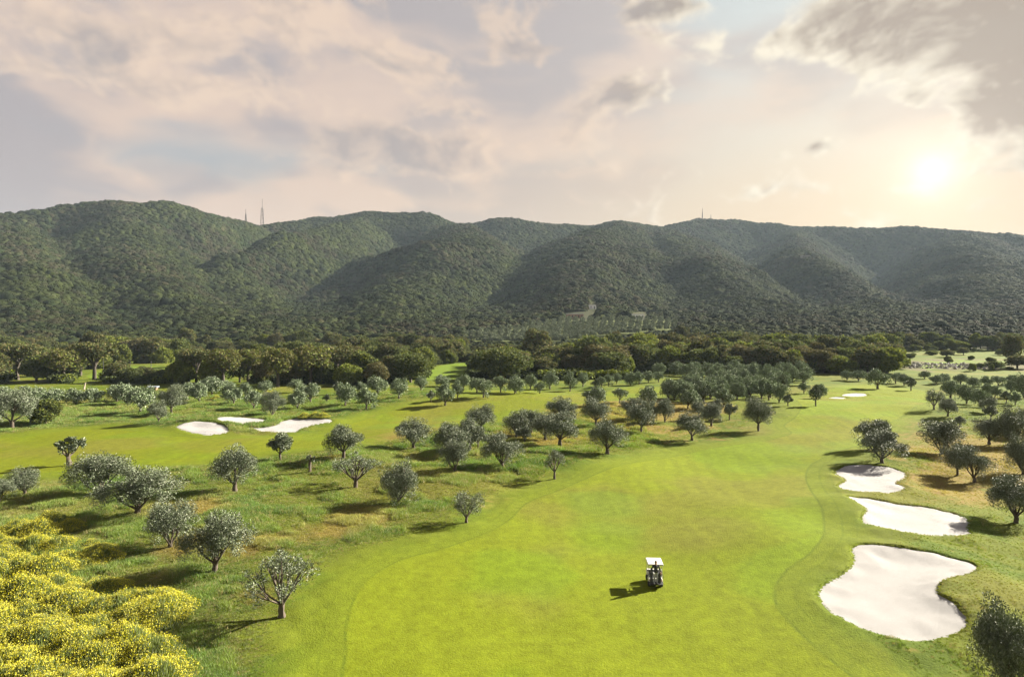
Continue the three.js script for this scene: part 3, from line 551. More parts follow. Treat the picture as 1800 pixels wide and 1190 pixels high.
plantWood(1062, 660, 80, 50, 'rust', 'broad yellowish round tree standing above the olive line');
plantWood(885, 668, 76, 52, 'oak', 'spreading dark oak closing the grass gap');
plantWood(80, 745, 46, 40, 'lime', 'glossy dark green bush tree beside the silvery thicket');
plantWood(1780, 640, 26, 48, 'oak', 'tall dark conical evergreen beside the far field');
{
  const r = rng(31337);
  const pines = [30, 668, 66, 62, 110, 672, 56, 56, 165, 668, 62, 64, 140, 660, 50, 50, 345, 672, 54, 56, 392, 676, 50, 60, 436, 672, 46, 56, 488, 680, 56, 66, 545, 676, 62, 66, 590, 668, 60, 58];
  for (let i = 0; i < pines.length; i += 4) plantWood(pines[i], pines[i + 1], pines[i + 2], pines[i + 3], 'pine', 'tall tree with bare pale trunks in the belt behind the olives', 'tall trees of the belt');
  const oaks = [-20, 672, 60, 50, 62, 672, 48, 38, 205, 672, 36, 34, 228, 674, 34, 26, 255, 672, 32, 26, 318, 674, 44, 36, 285, 672, 30, 22, 372, 674, 36, 36, 420, 672, 40, 40, 462, 674, 34, 36, 520, 676, 40, 40, 568, 674, 40, 36, 612, 678, 44, 34, 640, 672, 52, 50, 662, 678, 40, 38, 690, 672, 46, 44, 60, 655, 60, 42, 100, 648, 60, 36, 200, 630, 50, 36, 240, 632, 56, 34, 160, 634, 46, 30, 620, 655, 50, 44, 660, 650, 50, 46, 700, 652, 44, 40, 740, 648, 36, 34];
  for (let i = 0; i < oaks.length; i += 4) plantWood(oaks[i], oaks[i + 1], oaks[i + 2], oaks[i + 3], r() < 0.6 ? 'oak' : r() < 0.6 ? 'rust' : 'lime', 'rounded leafy tree in the dark belt behind the olives', 'rounded trees of the belt');
  for (let k = 0; k < 30; k++) { const x = 840 + k * 10.5 + (r() - 0.5) * 10, y = 664 - r() * 12; if (x < 1120) plantWood(x, y, 30 + 30 * r(), 22 + 22 * r(), r() < 0.5 ? 'oak' : r() < 0.65 ? 'lime' : 'rust', 'leafy tree in the wood behind the olive line', 'wood behind the olive line'); }
  for (let q = 0; q < 4; q++) for (let k = 0; k < 22; k++) { const x = 1120 + k * 21 + (r() - 0.5) * 14 + q * 6, y = 656 - q * 7 + (r() - 0.5) * 4 - (x > 1400 ? 0 : (1400 - x) * 0.012); if (x > 1580 - q * 6) continue; plantWood(x, y, 30 + 30 * r(), 22 + 26 * r(), r() < 0.45 ? 'oak' : r() < 0.45 ? 'rust' : 'lime', 'round crowned tree of the dense wood ending at the far field', 'dense wood by the far field'); }
  for (let k = 0; k < 26; k++) { const x = 1585 + r() * 240, y = 612 + r() * 42; plantWood(x, y, 7 + 12 * r(), 5 + 8 * r(), r() < 0.5 ? 'oak' : 'lime', 'low rounded bush dotted on the far field', 'bushes on the far field', 'field_bush'); }
  for (let k = 0; k < 22; k++) { const x = 1572 + k * 11 + (r() - 0.5) * 8; plantWood(x, 613 + (r() - 0.5) * 5, 16 + 14 * r(), 12 + 16 * r(), r() < 0.6 ? 'oak' : 'lime', 'leafy tree along the upper edge of the far field', 'trees edging the far field'); }
  const field = [1600, 632, 14, 10, 1665, 628, 20, 12, 1695, 624, 16, 12, 1750, 650, 26, 14, 1725, 648, 12, 9, 1640, 622, 14, 8, 1790, 648, 34, 22, 1560, 630, 20, 12];
  for (let i = 0; i < field.length; i += 4) plantWood(field[i], field[i + 1], field[i + 2], field[i + 3], 'oak', 'low rounded bush dotted on the far field', 'bushes on the far field', 'field_bush');
  console.log('woods', woodCount, performance.now() | 0);
}

// ---------------------------------------------------------------- forest on the hills and behind the belt: a mass that nobody could count
function seen(x, y, z) { for (let k = 1; k < 46; k++) { const t = 0.16 + 0.84 * k / 46; if (-z * t < 430) continue; if (t > 0.985) break; if (EYE + (y - EYE) * t < hill(x * t, z * t) - 1) return false; } return true; }


// open ground round the houses and on the far field: sight x and y ranges
const clearings = [[986, 1050, 548, 575], [1032, 1052, 530, 560], [1104, 1142, 548, 580], [1718, 1738, 568, 580], [1408, 1428, 448, 455], [1575, 1900, 607, 700]];
{
  const forms = [];
  for (let k = 0; k < 7; k++) {
    const r = rng(600 + k), L = new Leaves(), ico = new THREE.IcosahedronGeometry(1, 2); ico.deleteAttribute('uv'); ico.deleteAttribute('normal'); const core = mergeVertices(ico, 1e-4), P = core.attributes.position;
    for (let i = 0; i < P.count; i++) { const x = P.getX(i), y = P.getY(i), z = P.getZ(i), s = 0.62 + 0.42 * vn(x * 2.1 + k * 9 + 20, y * 2.1 + z * 2.7 + 20) + 0.14 * vn(x * 5 + k * 3 + 40, y * 5 + z * 6 + 40); P.setXYZ(i, x * s, y * s * 0.85 + 0.35, z * s); }
    const n = 3 + (k % 3);
    for (let q = 0; q < n; q++) { const a = q / n * 6.283 + r(), c = q === 0 ? [0, 0.75, 0] : [Math.cos(a) * 0.5, 0.3 + 0.35 * r(), Math.sin(a) * 0.5]; lobeLeaves(L, r, c, [0.5, 0.44, 0.5], Math.round(90 / n), [0.24, 0.15], [[1, 1, 1], [0.85, 0.85, 0.85], [1.1, 1.08, 1.02]], { noUnder: 0.9, inner: 0.05, up: 0.3 }); }
    core.computeVertexNormals(); const ng = core.toNonIndexed();
    const cc = new Float32Array(ng.attributes.position.count * 3).fill(0.92); ng.setAttribute('color', new THREE.BufferAttribute(cc, 3));
    forms.push(mergeGeometries([ng, L.geo()]));
  }
  const nearWood = new Map(), r = rng(4242), lists = forms.map(() => []);
  const Y = new THREE.Vector3(0, 1, 0), q = new THREE.Quaternion(), m = new THREE.Matrix4();
  let z = -262;
  while (z > -2450) {
    const Z = -z, step = 3.9 + Z * 0.0019, half = Z * 0.86 + 60;
    for (let x = -half; x < half; x += step) {
      const X = x + (r() - 0.5) * step, zz = z + (r() - 0.5) * step, h = hill(X, zz);
      const pxx = 900 + FOCAL * X / -zz, pyy = 560 - FOCAL * (h - EYE) / -zz;
      const lift = 9 * FOCAL / Z; if (Z < 800 && orchardHere(pxx, pyy)) continue;
      const low = Z < 800 && pyy > 575 && (orchardHere(pxx, pyy - lift) || orchardHere(pxx, pyy - lift * 0.5));
      if (clearings.some(c => pxx > c[0] && pxx < c[1] && pyy > c[2] && pyy < c[3])) continue;
      if (Z < 440) {
        if (pxx > 1560 || pyy > 656) continue;
        const lawn = Math.min(lawnGap(X, zz), lawnRange(X, zz)); if (lawn < 2) continue;
        if (pxx < 600 && pyy > 618 && fbm(X / 16 + 3, zz / 10, 2) > 0.44) continue;
      }
      if (!seen(X, h + 8, zz)) continue;
      const patch = fbm(X / 90, zz / 90 + 70, 3), n2 = fbm(X / 28 + 9, zz / 28, 2), big = r() < 0.07 && Z < 1200, s = (low ? 0.5 : big ? 1.35 : 1) * step * (0.72 + 0.42 * r()) * (0.8 + 0.5 * n2);
      let c;
      const t = r();
      if (patch > 0.55 && t < 0.75) c = t < 0.4 ? [0.092, 0.115, 0.034] : [0.078, 0.10, 0.03];
      else if (patch < 0.44 && t < 0.4) c = [0.10, 0.092, 0.05];
      else c = t < 0.35 ? [0.055, 0.08, 0.028] : t < 0.7 ? [0.08, 0.10, 0.036] : t < 0.84 ? [0.085, 0.088, 0.042] : [0.10, 0.118, 0.046];
      if (big) c = [0.045, 0.062, 0.024];
      const f = (0.20 + 0.17 * r()) * (0.55 + 0.9 * fbm(X / 40 + 3, zz / 40 + 8, 3)) * (Z < 440 ? 0 : 1) || 1;
      q.setFromAxisAngle(Y, r() * 6.283);
      if (Z < 440) { const all = [woods.oak, woods.lime, woods.oak, woods.lime, woods.rust].flat(), w = (r() * all.length) | 0, v = all[w], k = (low ? 0.45 : 1) * (3.6 + 8 * r() * r()) / v.w; m.compose(new THREE.Vector3(X, groundH(X, zz) - 1.2, zz), q, new THREE.Vector3(k, k * (0.7 + 0.5 * r()), k)); const l = nearWood.get(v.crown) || []; const b = 0.7 + 0.5 * r(); l.push([m.clone(), new THREE.Color().setRGB(b, b, b)]); nearWood.set(v.crown, l); continue; }
      const e = 6, nrm = new THREE.Vector3(hill(X - e, zz) - hill(X + e, zz), 2 * e, hill(X, zz - e) - hill(X, zz + e)).normalize(), tilt = new THREE.Quaternion().setFromUnitVectors(Y, nrm.lerp(Y, 0.15).normalize());
      m.compose(new THREE.Vector3(X, h - s * 0.42, zz), tilt.multiply(q), new THREE.Vector3(s, s * (0.7 + 0.4 * r()), s));
      lists[(r() * forms.length) | 0].push([m.clone(), new THREE.Color().setRGB(c[0] * f, c[1] * f, c[2] * f)]);
    }
    z -= step * 0.9;
  }
  const forest = new THREE.Group();
  let total = 0;
  forms.forEach((g, k) => {
    const im = new THREE.InstancedMesh(g, hillLeaf, lists[k].length); im.name = 'canopy';
    lists[k].forEach(([mm, c], i) => { im.setMatrixAt(i, mm); im.setColorAt(i, c); }); total += lists[k].length;
    forest.add(im);
  });
  for (const [g, l] of nearWood) { const im = new THREE.InstancedMesh(g, treeLeaf, l.length); im.name = 'canopy'; l.forEach(([mm, c], i) => { im.setMatrixAt(i, mm); im.setColorAt(i, c); }); total += l.length; forest.add(im); }
  tag(forest, 'hillside_forest', 'dense scrub oak forest covering the hills behind the course', 'forest', null, 'stuff');
  console.log('forest', total, performance.now() | 0);
}
function orchardHere(px, py) { // cleared terrace on the slope
  if (px < 815 || px > 1195 || py < 562 || py > 604) return false;
  const top = px < 985 ? lerp(590, 563, (px - 815) / 170) : 562, bot = px < 950 ? lerp(603, 604, (px - 815) / 135) : lerp(604, 580, (px - 950) / 245);
  return py > top && py < bot;
}
{ // orchard rows on the terrace, too many and too small to tell apart
  const r = rng(808), list = [], m = new THREE.Matrix4(), q = new THREE.Quaternion();
  const v = olive(91, { w: 4.2, h: 3.6, lobes: 6, leaves: 420, leaf: [0.8, 0.4], pal: [[0.18, 0.21, 0.135], [0.13, 0.165, 0.09], [0.23, 0.25, 0.175]] });
  for (let px = 820; px < 1190; px += 12.5) for (let py = 564; py < 606; py += 3.3) {
    const x = px + (py - 585) * -0.25 + (r() - 0.5) * 1.5, y = py + (r() - 0.5) * 1.2;
    if (!orchardHere(x, y)) continue;
    const p = at(x, y); q.setFromAxisAngle(new THREE.Vector3(0, 1, 0), r() * 6.28); const s = 1.0 + 0.35 * r();
    m.compose(p, q, new THREE.Vector3(s, s, s)); list.push(m.clone());
  }
  const im = new THREE.InstancedMesh(mergeGeometries([v.crown]), farLeaf, list.length); list.forEach((mm, i) => im.setMatrixAt(i, mm));
  tag(im, 'hillside_orchard', 'rows of grey green olive trees on the terrace below the white houses', 'orchard', null, 'stuff');
  console.log('orchard', list.length, performance.now() | 0);
}

// ---------------------------------------------------------------- yellow flowering broom
{
  const forms = [];
  for (let k = 0; k < 4; k++) {
    const r = rng(300 + k), L = new Leaves(), F = new Leaves();
    for (let i = 0; i < 4600; i++) {
      const a = r() * 6.283, rr = Math.pow(r(), 0.62) * 1.7, dome = Math.exp(-rr * rr * 0.55) * (0.75 + 0.5 * fbm(Math.cos(a) * rr * 1.3 + k * 7, Math.sin(a) * rr * 1.3, 2)), x = Math.cos(a) * rr, z = Math.sin(a) * rr, top = dome * 1.15;
      const len = 0.35 + 0.3 * r(), y = top * (0.25 + 0.75 * Math.pow(r(), 0.6)) - len * 0.4, d = [Math.cos(a) * rr * 0.25 + (r() - 0.5) * 0.5, 1, Math.sin(a) * rr * 0.25 + (r() - 0.5) * 0.5], dl = Math.hypot(...d), s = dirs(r);
      const g = 0.75 + 0.5 * r(); L.leaf(x, y, z, d[0] / dl, d[1] / dl, d[2] / dl, len, 0.05, s[0], 0, s[2], 0.13 * g, 0.17 * g, 0.022 * g);
      if (r() < 0.72 * sst(0.40, 0.60, fbm(x * 1.4 + k * 5, z * 1.4, 2) + 0.12)) { const w = dirs(r), e = dirs(r), f = 0.75 + 0.5 * r(); F.leaf(x + d[0] * len * 0.4 + (r() - 0.5) * 0.1, y + len * (0.4 + 0.3 * r()), z + d[2] * len * 0.4 + (r() - 0.5) * 0.1, w[0], w[1], w[2], 0.088, 0.06, e[0], e[1], e[2], 0.45 * f, 0.42 * f, 0.010); }
    }
    forms.push([L.geo(), F.geo()]);
  }
  const r = rng(616); let n = 0;
  const spots = [];
  for (let py = 925; py < 1260; py += 17) for (let px = -70; px < 340; px += 30) {
    const x = px + (r() - 0.5) * 26, y = py + (r() - 0.5) * 14, [gx, gz] = plan(x, y);
    if (yellowZone(gx, gz) > -0.2) continue;
    const gap = fbm(gx / 2.6 + 4, gz / 2.2 + 9, 2); if (gap < 0.38 || r() < 0.08) continue;
    spots.push([x, y]);
  }
  for (const [x, y] of spots) {
    const p = at(x, y), f = forms[n % 4], g = base(p, r() * 6.283), s = 0.75 + 0.6 * r(); g.scale.set(s, s * (0.75 + 0.65 * r()), s);
    part(g, 'stems', f[0], softLeaf); part(g, 'blossom', f[1], softLeaf); n++;
    tag(g, 'flowering_broom', 'yellow flowering broom shrub in the thick bank of broom', 'shrub', 'bank of flowering broom');
  }
  for (const [x, y] of [[535, 734], [555, 733], [568, 734], [380, 702], [470, 694], [478, 693]]) { const p = at(x, y), g = base(p, r() * 6); g.scale.setScalar(0.9); part(g, 'stems', forms[1][0], softLeaf); part(g, 'blossom', forms[1][1], softLeaf); tag(g, 'flowering_broom', 'small yellow broom shrub among the olives behind the bunkers', 'shrub', 'broom behind the small bunkers'); }
  console.log('broom', n, performance.now() | 0);
}

// ---------------------------------------------------------------- long grass of the rough
{
  const tuft = (seed, n, h, w) => { const r = rng(seed), p = [], c = []; for (let i = 0; i < n; i++) { const a = r() * 6.283, rr = r() * w, x = Math.cos(a) * rr, z = Math.sin(a) * rr, t = r() * 6.283, bx = Math.cos(t) * 0.022, bz = Math.sin(t) * 0.022, hh = h * (0.5 + 0.7 * r()), lx = (r() - 0.5) * hh * 0.9, lz = (r() - 0.5) * hh * 0.9; p.push(x - bx, -0.03, z - bz, x + bx, -0.03, z + bz, x + lx, hh, z + lz); const f = 0.75 + 0.5 * r(); for (let k = 0; k < 3; k++) c.push(f, f, f); } const g = new THREE.BufferGeometry(); g.setAttribute('position', new THREE.Float32BufferAttribute(p, 3)); g.setAttribute('color', new THREE.Float32BufferAttribute(c, 3)); g.computeVertexNormals(); return g; };
  const forms = [tuft(1, 26, 0.17, 0.28), tuft(2, 30, 0.24, 0.32), tuft(3, 36, 0.34, 0.38)], lists = [[], [], []], r = rng(99);
  const m = new THREE.Matrix4(), q = new THREE.Quaternion(), Y = new THREE.Vector3(0, 1, 0);
  for (let i = 0; i < 520000; i++) {
    const Z = 33 + 150 * Math.pow(r(), 1.35), x = (r() * 2 - 1) * (Z * 0.78 + 3), z = -Z;
    const fd = Math.min(fairwayMain(x, z), fairwayLeft(x, z)); if (fd < 1.0) continue;
    let near = 9; for (const b of bunkers) near = Math.min(near, b.f(x, z)); if (near < 0.12) continue;
    const wild = sst(3, 9, fd) * (x > 25 ? 0.25 : 1), n = fbm(x / 3 + 20, z / 3, 3), lush = sst(0.42, 0.62, n) * wild;
    if (wild < 0.12 || r() > wild * 1.3) continue;
    const c = turf(x, z, false), f = 0.85 + 0.5 * r(), y = groundH(x, z), s = (0.45 + 0.55 * r()) * (0.35 + 0.65 * wild) * (0.75 + 0.7 * lush) * (Z > 90 ? 1.25 : 1);
    const k = lush > 0.6 ? 2 : lush > 0.2 ? 1 : 0;
    q.setFromAxisAngle(Y, r() * 6.283); m.compose(new THREE.Vector3(x, y, z), q, new THREE.Vector3(s * 1.3, s, s * 1.3));
    const straw = r() < 0.13 ? 1 : 0;
    lists[k].push([m.clone(), straw ? new THREE.Color().setRGB(0.28, 0.24, 0.08) : new THREE.Color().setRGB(c[0] * f * (1.75 - 0.35 * lush), c[1] * f * 1.75, c[2] * f * 1.3)]);
  }
  for (const b of bunkers) for (let i = 0; i < b.poly.length; i++) {
    const [ax, az] = b.poly[i], [bx, bz] = b.poly[(i + 1) % b.poly.length], n = Math.ceil(Math.hypot(bx - ax, bz - az) / 0.07);
    for (let k = 0; k < n; k++) { const t = (k + r()) / n, x = lerp(ax, bx, t) + (r() - 0.5) * 0.5, z = lerp(az, bz, t) + (r() - 0.5) * 0.5, d = b.f(x, z); if (d < -0.12) continue; const c = turf(x, z, false), s = 0.18 + 0.22 * r(), f = 1.9 + 0.6 * r(); q.setFromAxisAngle(Y, r() * 6.283); m.compose(new THREE.Vector3(x, groundH(x, z), z), q, new THREE.Vector3(s, s, s)); lists[0].push([m.clone(), new THREE.Color().setRGB(c[0] * f, c[1] * f, c[2] * f)]); }
  }
  const g = new THREE.Group();
  forms.forEach((f, k) => { const im = new THREE.InstancedMesh(f, softLeaf, lists[k].length); im.name = 'tufts'; lists[k].forEach(([mm, c], i) => { im.setMatrixAt(i, mm); im.setColorAt(i, c); }); g.add(im); });
  tag(g, 'rough_grass', 'tufted long grass of the rough around the olive trees', 'grass', null, 'stuff');
  console.log('grass', lists.map(l => l.length), performance.now() | 0);
}

// ---------------------------------------------------------------- undergrowth that closes the foot of the belt
{
  const L = new Leaves(), r = rng(515); for (let k = 0; k < 4; k++) lobeLeaves(L, r, [Math.cos(k * 1.6) * 0.6, 0.6 + 0.3 * r(), Math.sin(k * 1.6) * 0.6], [0.8, 0.7, 0.8], 110, [0.42, 0.22], [[1, 1, 1], [0.7, 0.75, 0.7], [1.3, 1.25, 1]], { noUnder: 0.4, inner: 0.3 });
  const list = [], m = new THREE.Matrix4(), q = new THREE.Quaternion(), Y = new THREE.Vector3(0, 1, 0);
  for (let i = 0; i < 1500; i++) {
    const px = r() * 1130 - 30, py = (px < 700 ? 671 : 663) + (r() - 0.6) * 9; if ((px > 742 && px < 832) || (px < 480 && vn(px / 22, 3.3) > 0.45)) continue;
    const p = at(px, py), s = 0.9 + 1.3 * r(); q.setFromAxisAngle(Y, r() * 6.28); m.compose(p, q, new THREE.Vector3(s * 1.3, s, s * 1.3));
    const f = 0.6 + 0.7 * r(), g = r() < 0.2; list.push([m.clone(), new THREE.Color().setRGB((g ? 0.14 : 0.065) * f, (g ? 0.17 : 0.085) * f, 0.025 * f)]);
  }
  const im = new THREE.InstancedMesh(L.geo(), treeLeaf, list.length); list.forEach(([mm, c], i) => { im.setMatrixAt(i, mm); im.setColorAt(i, c); });
  tag(im, 'undergrowth', 'dark leafy undergrowth along the foot of the tree belt', 'undergrowth', null, 'stuff');
}

// ---------------------------------------------------------------- far field: rubble
{
  const g = new THREE.IcosahedronGeometry(1, 0), r = rng(71), list = [], m = new THREE.Matrix4(), q = new THREE.Quaternion(); { const P = g.attributes.position; for (let i = 0; i < P.count; i++) { const s = 0.75 + 0.5 * vn(P.getX(i) * 3 + 9, P.getY(i) * 3 + P.getZ(i) * 5 + 9); P.setXYZ(i, P.getX(i) * s, P.getY(i) * s * 0.7, P.getZ(i) * s); } g.computeVertexNormals(); }
  for (let i = 0; i < 420; i++) { const t = r(), px = 1590 + t * 160 + (r() - 0.5) * 8, py = 644 + (r() - 0.5) * 9 + (t - 0.5) * 3, p = at(px, py), s = 0.2 + 0.75 * r() * r(); q.setFromEuler(new THREE.Euler(r() * 6, r() * 6, r() * 6)); m.compose(p, q, new THREE.Vector3(s * 1.5, s, s)); const f = 0.14 + 0.42 * r() * r(); list.push([m.clone(), new THREE.Color().setRGB(f, f * 0.95, f * 0.9)]); }
  const im = new THREE.InstancedMesh(g, new THREE.MeshStandardMaterial({ roughness: 1 }), list.length); list.forEach(([mm, c], i) => { im.setMatrixAt(i, mm); im.setColorAt(i, c); });
  tag(im, 'rubble', 'pale broken rubble heaped along the far field track', 'rubble', null, 'stuff');
}

// ---------------------------------------------------------------- boxes, tubes
const plain = (r, g, b, rough = 0.8, metal = 0) => new THREE.MeshStandardMaterial({ color: new THREE.Color().setRGB(r, g, b), roughness: rough, metalness: metal });
const bar = (a, b, r, seg = 6) => { const A = new THREE.Vector3(...a), B = new THREE.Vector3(...b), d = B.clone().sub(A), g = new THREE.CylinderGeometry(r, r, d.length(), seg); g.applyQuaternion(new THREE.Quaternion().setFromUnitVectors(new THREE.Vector3(0, 1, 0), d.normalize())); g.translate((A.x + B.x) / 2, (A.y + B.y) / 2, (A.z + B.z) / 2); return g; };
const box = (x0, x1, y0, y1, z0, z1, rad = 0.03) => { const g = new RoundedBoxGeometry(x1 - x0, y1 - y0, z1 - z0, 2, Math.min(rad, (x1 - x0) / 2.1, (y1 - y0) / 2.1, (z1 - z0) / 2.1)); g.translate((x0 + x1) / 2, (y0 + y1) / 2, (z0 + z1) / 2); return g; };

// ---------------------------------------------------------------- white houses on the slope
const whiteWall = plain(0.8, 0.78, 0.74), tile = plain(0.30, 0.16, 0.10), dark = plain(0.03, 0.035, 0.04, 0.3), greyRoof = plain(0.45, 0.43, 0.41), brownWall = plain(0.2, 0.12, 0.07);
function house(px, py, wpx, hpx, label, o = {}) {
  const p = at(px, py), m = perMetre(p), w = wpx / m, h = hpx / m, d = o.deep ?? Math.min(9, w * 0.7), g = base(p, o.turn ?? 0.1); p.y -= 0.4; g.position.copy(p);
  const wall = part(g, 'wall', box(-w / 2, w / 2, -2, h, -d, 0, 0.02), o.wall ?? whiteWall);
  if (o.flat) part(g, 'roof', box(-w / 2 - 0.3, w / 2 + 0.3, h + 0.002, h + 0.35, -d - 0.3, 0.3, 0.03), o.roof ?? greyRoof);
  else { const s = new THREE.Shape([new THREE.Vector2(-d / 2 - 0.5, 0), new THREE.Vector2(d / 2 + 0.5, 0), new THREE.Vector2(0, d * 0.22)]), e = new THREE.ExtrudeGeometry(s, { depth: w + 0.8, bevelEnabled: false }); e.rotateY(Math.PI / 2); e.translate(-w / 2 - 0.4, h + 0.002, -d / 2); part(g, 'roof', e, o.roof ?? tile); }
  const n = Math.max(2, Math.round(w / 3));
  for (let k = 0; k < n; k++) { const x = -w / 2 + (k + 0.5) * w / n, door = k === (n >> 1); part(g, door ? 'door' : 'window', box(x - 0.5, x + 0.5, door ? 0.4 : h * 0.35, h * 0.75, 0.003, 0.06, 0.01), dark); }
  return tag(g, 'house', label, 'house');
}
house(1122, 562, 22, 11, 'white house with dark windows at the end of the terraced olive rows', { flat: true, deep: 8, roof: plain(0.5, 0.42, 0.36) });
house(1012, 560, 28, 8.5, 'long low house with a pale flat roof above the terraced rows', { flat: true, wall: plain(0.3, 0.2, 0.15), roof: plain(0.6, 0.57, 0.55) });
house(1042, 543, 12, 7.5, 'small white house among trees above the long low house', { flat: true });
house(1728, 574, 13, 2.2, 'long low white shed alone on the scrubby slope', { flat: true, roof: plain(0.4, 0.39, 0.37), wall: plain(0.3, 0.29, 0.27) });
house(1418, 454, 13, 5, 'pale building on top of the small knoll', { flat: true, deep: 9, wall: plain(0.22, 0.21, 0.2) });
house(266, 686, 13, 6.5, 'small hut with a pale roof and brown front behind the silvery olives', { flat: true, wall: brownWall, roof: plain(0.16, 0.18, 0.21), deep: 2.2, turn: 0.2 });

// ---------------------------------------------------------------- masts on the ridge
const mastSteel = plain(0.18, 0.15, 0.15, 0.6);
function mast(px, py, hpx, label, spread) {
  const d = sight(px, py); let bestT = 900, bestE = -1;
  for (let t = 900; t < 2500; t += 6) { const e = (hill(d[0] * t, d[2] * t) - EYE) / t; if (e > bestE) { bestE = e; bestT = t; } }
  const x = d[0] * bestT, z = d[2] * bestT, p = new THREE.Vector3(x, hill(x, z), z), h = EYE + sight(px, py - hpx)[1] * bestT - p.y, g = base(p), w = spread, r = 0.6;
  const foot = k => [Math.cos(k * 2.094 + 0.5), Math.sin(k * 2.094 + 0.5)], legTop = h * 0.66;
  for (let k = 0; k < 3; k++) { const [c, s] = foot(k); part(g, 'leg', bar([c * w, -4, s * w], [c * w * 0.45, legTop, s * w * 0.45], r), mastSteel); }
  for (let q = 1; q <= 5; q++) for (let k = 0; k < 3; k++) { const t = q / 5, t0 = (q - 1) / 5, u = lerp(1, 0.45, t) * w, u0 = lerp(1, 0.45, t0) * w, [c, s] = foot(k), [c2, s2] = foot(k + 1); part(g, 'crossbar', bar([c * u, legTop * t, s * u], [c2 * u, legTop * t, s2 * u], r * 0.7), mastSteel); part(g, 'brace', bar([c * u0, legTop * t0, s * u0], [c2 * u, legTop * t, s2 * u], r * 0.5), mastSteel); }
  part(g, 'platform', new THREE.CylinderGeometry(w * 0.55, w * 0.55, 0.5, 9).translate(0, legTop + 0.2, 0), mastSteel);
  part(g, 'antenna', bar([0, legTop, 0], [0, h, 0], r * 1.3), mastSteel);
  for (let q = 0; q < 3; q++) part(g, 'dish', new THREE.CylinderGeometry(1.0, 0.6, 0.5, 10).rotateX(Math.PI / 2).translate(0, legTop * (0.45 + q * 0.2), w * 0.6), mastSteel);
  return tag(g, 'radio_mast', label, 'mast');
}
mast(461, 396, 46, 'tall lattice radio mast in the saddle of the ridge', 5.5);
mast(432, 393, 25, 'shorter thin radio mast beside the tall lattice one', 2.6);
mast(1235, 386, 20, 'thin radio mast on the blue wooded summit', 2);
mast(1250, 387, 10, 'low radio mast beside the thin one on the blue summit', 1.5);

// ---------------------------------------------------------------- practice range net poles, leaning trunk
const poleMat = plain(0.06, 0.06, 0.055);
for (const [x, y, h] of [[181, 664, 30], [228, 664, 28], [265, 663, 28], [310, 662, 26]]) { const p = at(x, y), H = h / perMetre(p), g = base(p); part(g, 'post', bar([0, -0.5, 0], [0, H, 0], 0.11, 8), poleMat); part(g, 'cap', new THREE.SphereGeometry(0.15, 8, 6).translate(0, H, 0), poleMat); tag(g, 'net_pole', 'dark slim pole standing on the practice lawn behind the belt', 'pole', 'poles of the practice lawn'); }
{ const p = at(146, 685), g = base(p); part(g, 'trunk', limb([[0, -0.4, 0], [0.25, 0.9, 0], [0.6, 2.1, 0]], 0.3, 0.16, 6, 7, 0.3, 5), plain(0.42, 0.36, 0.29)); part(g, 'branch_stub', limb([[0.35, 1.3, 0], [0.1, 1.7, 0.1]], 0.12, 0.07, 3, 6, 0.3, 8), plain(0.42, 0.36, 0.29)); tag(g, 'dead_trunk', 'pale bare leaning trunk behind the silvery olive thicket', 'tree trunk'); }

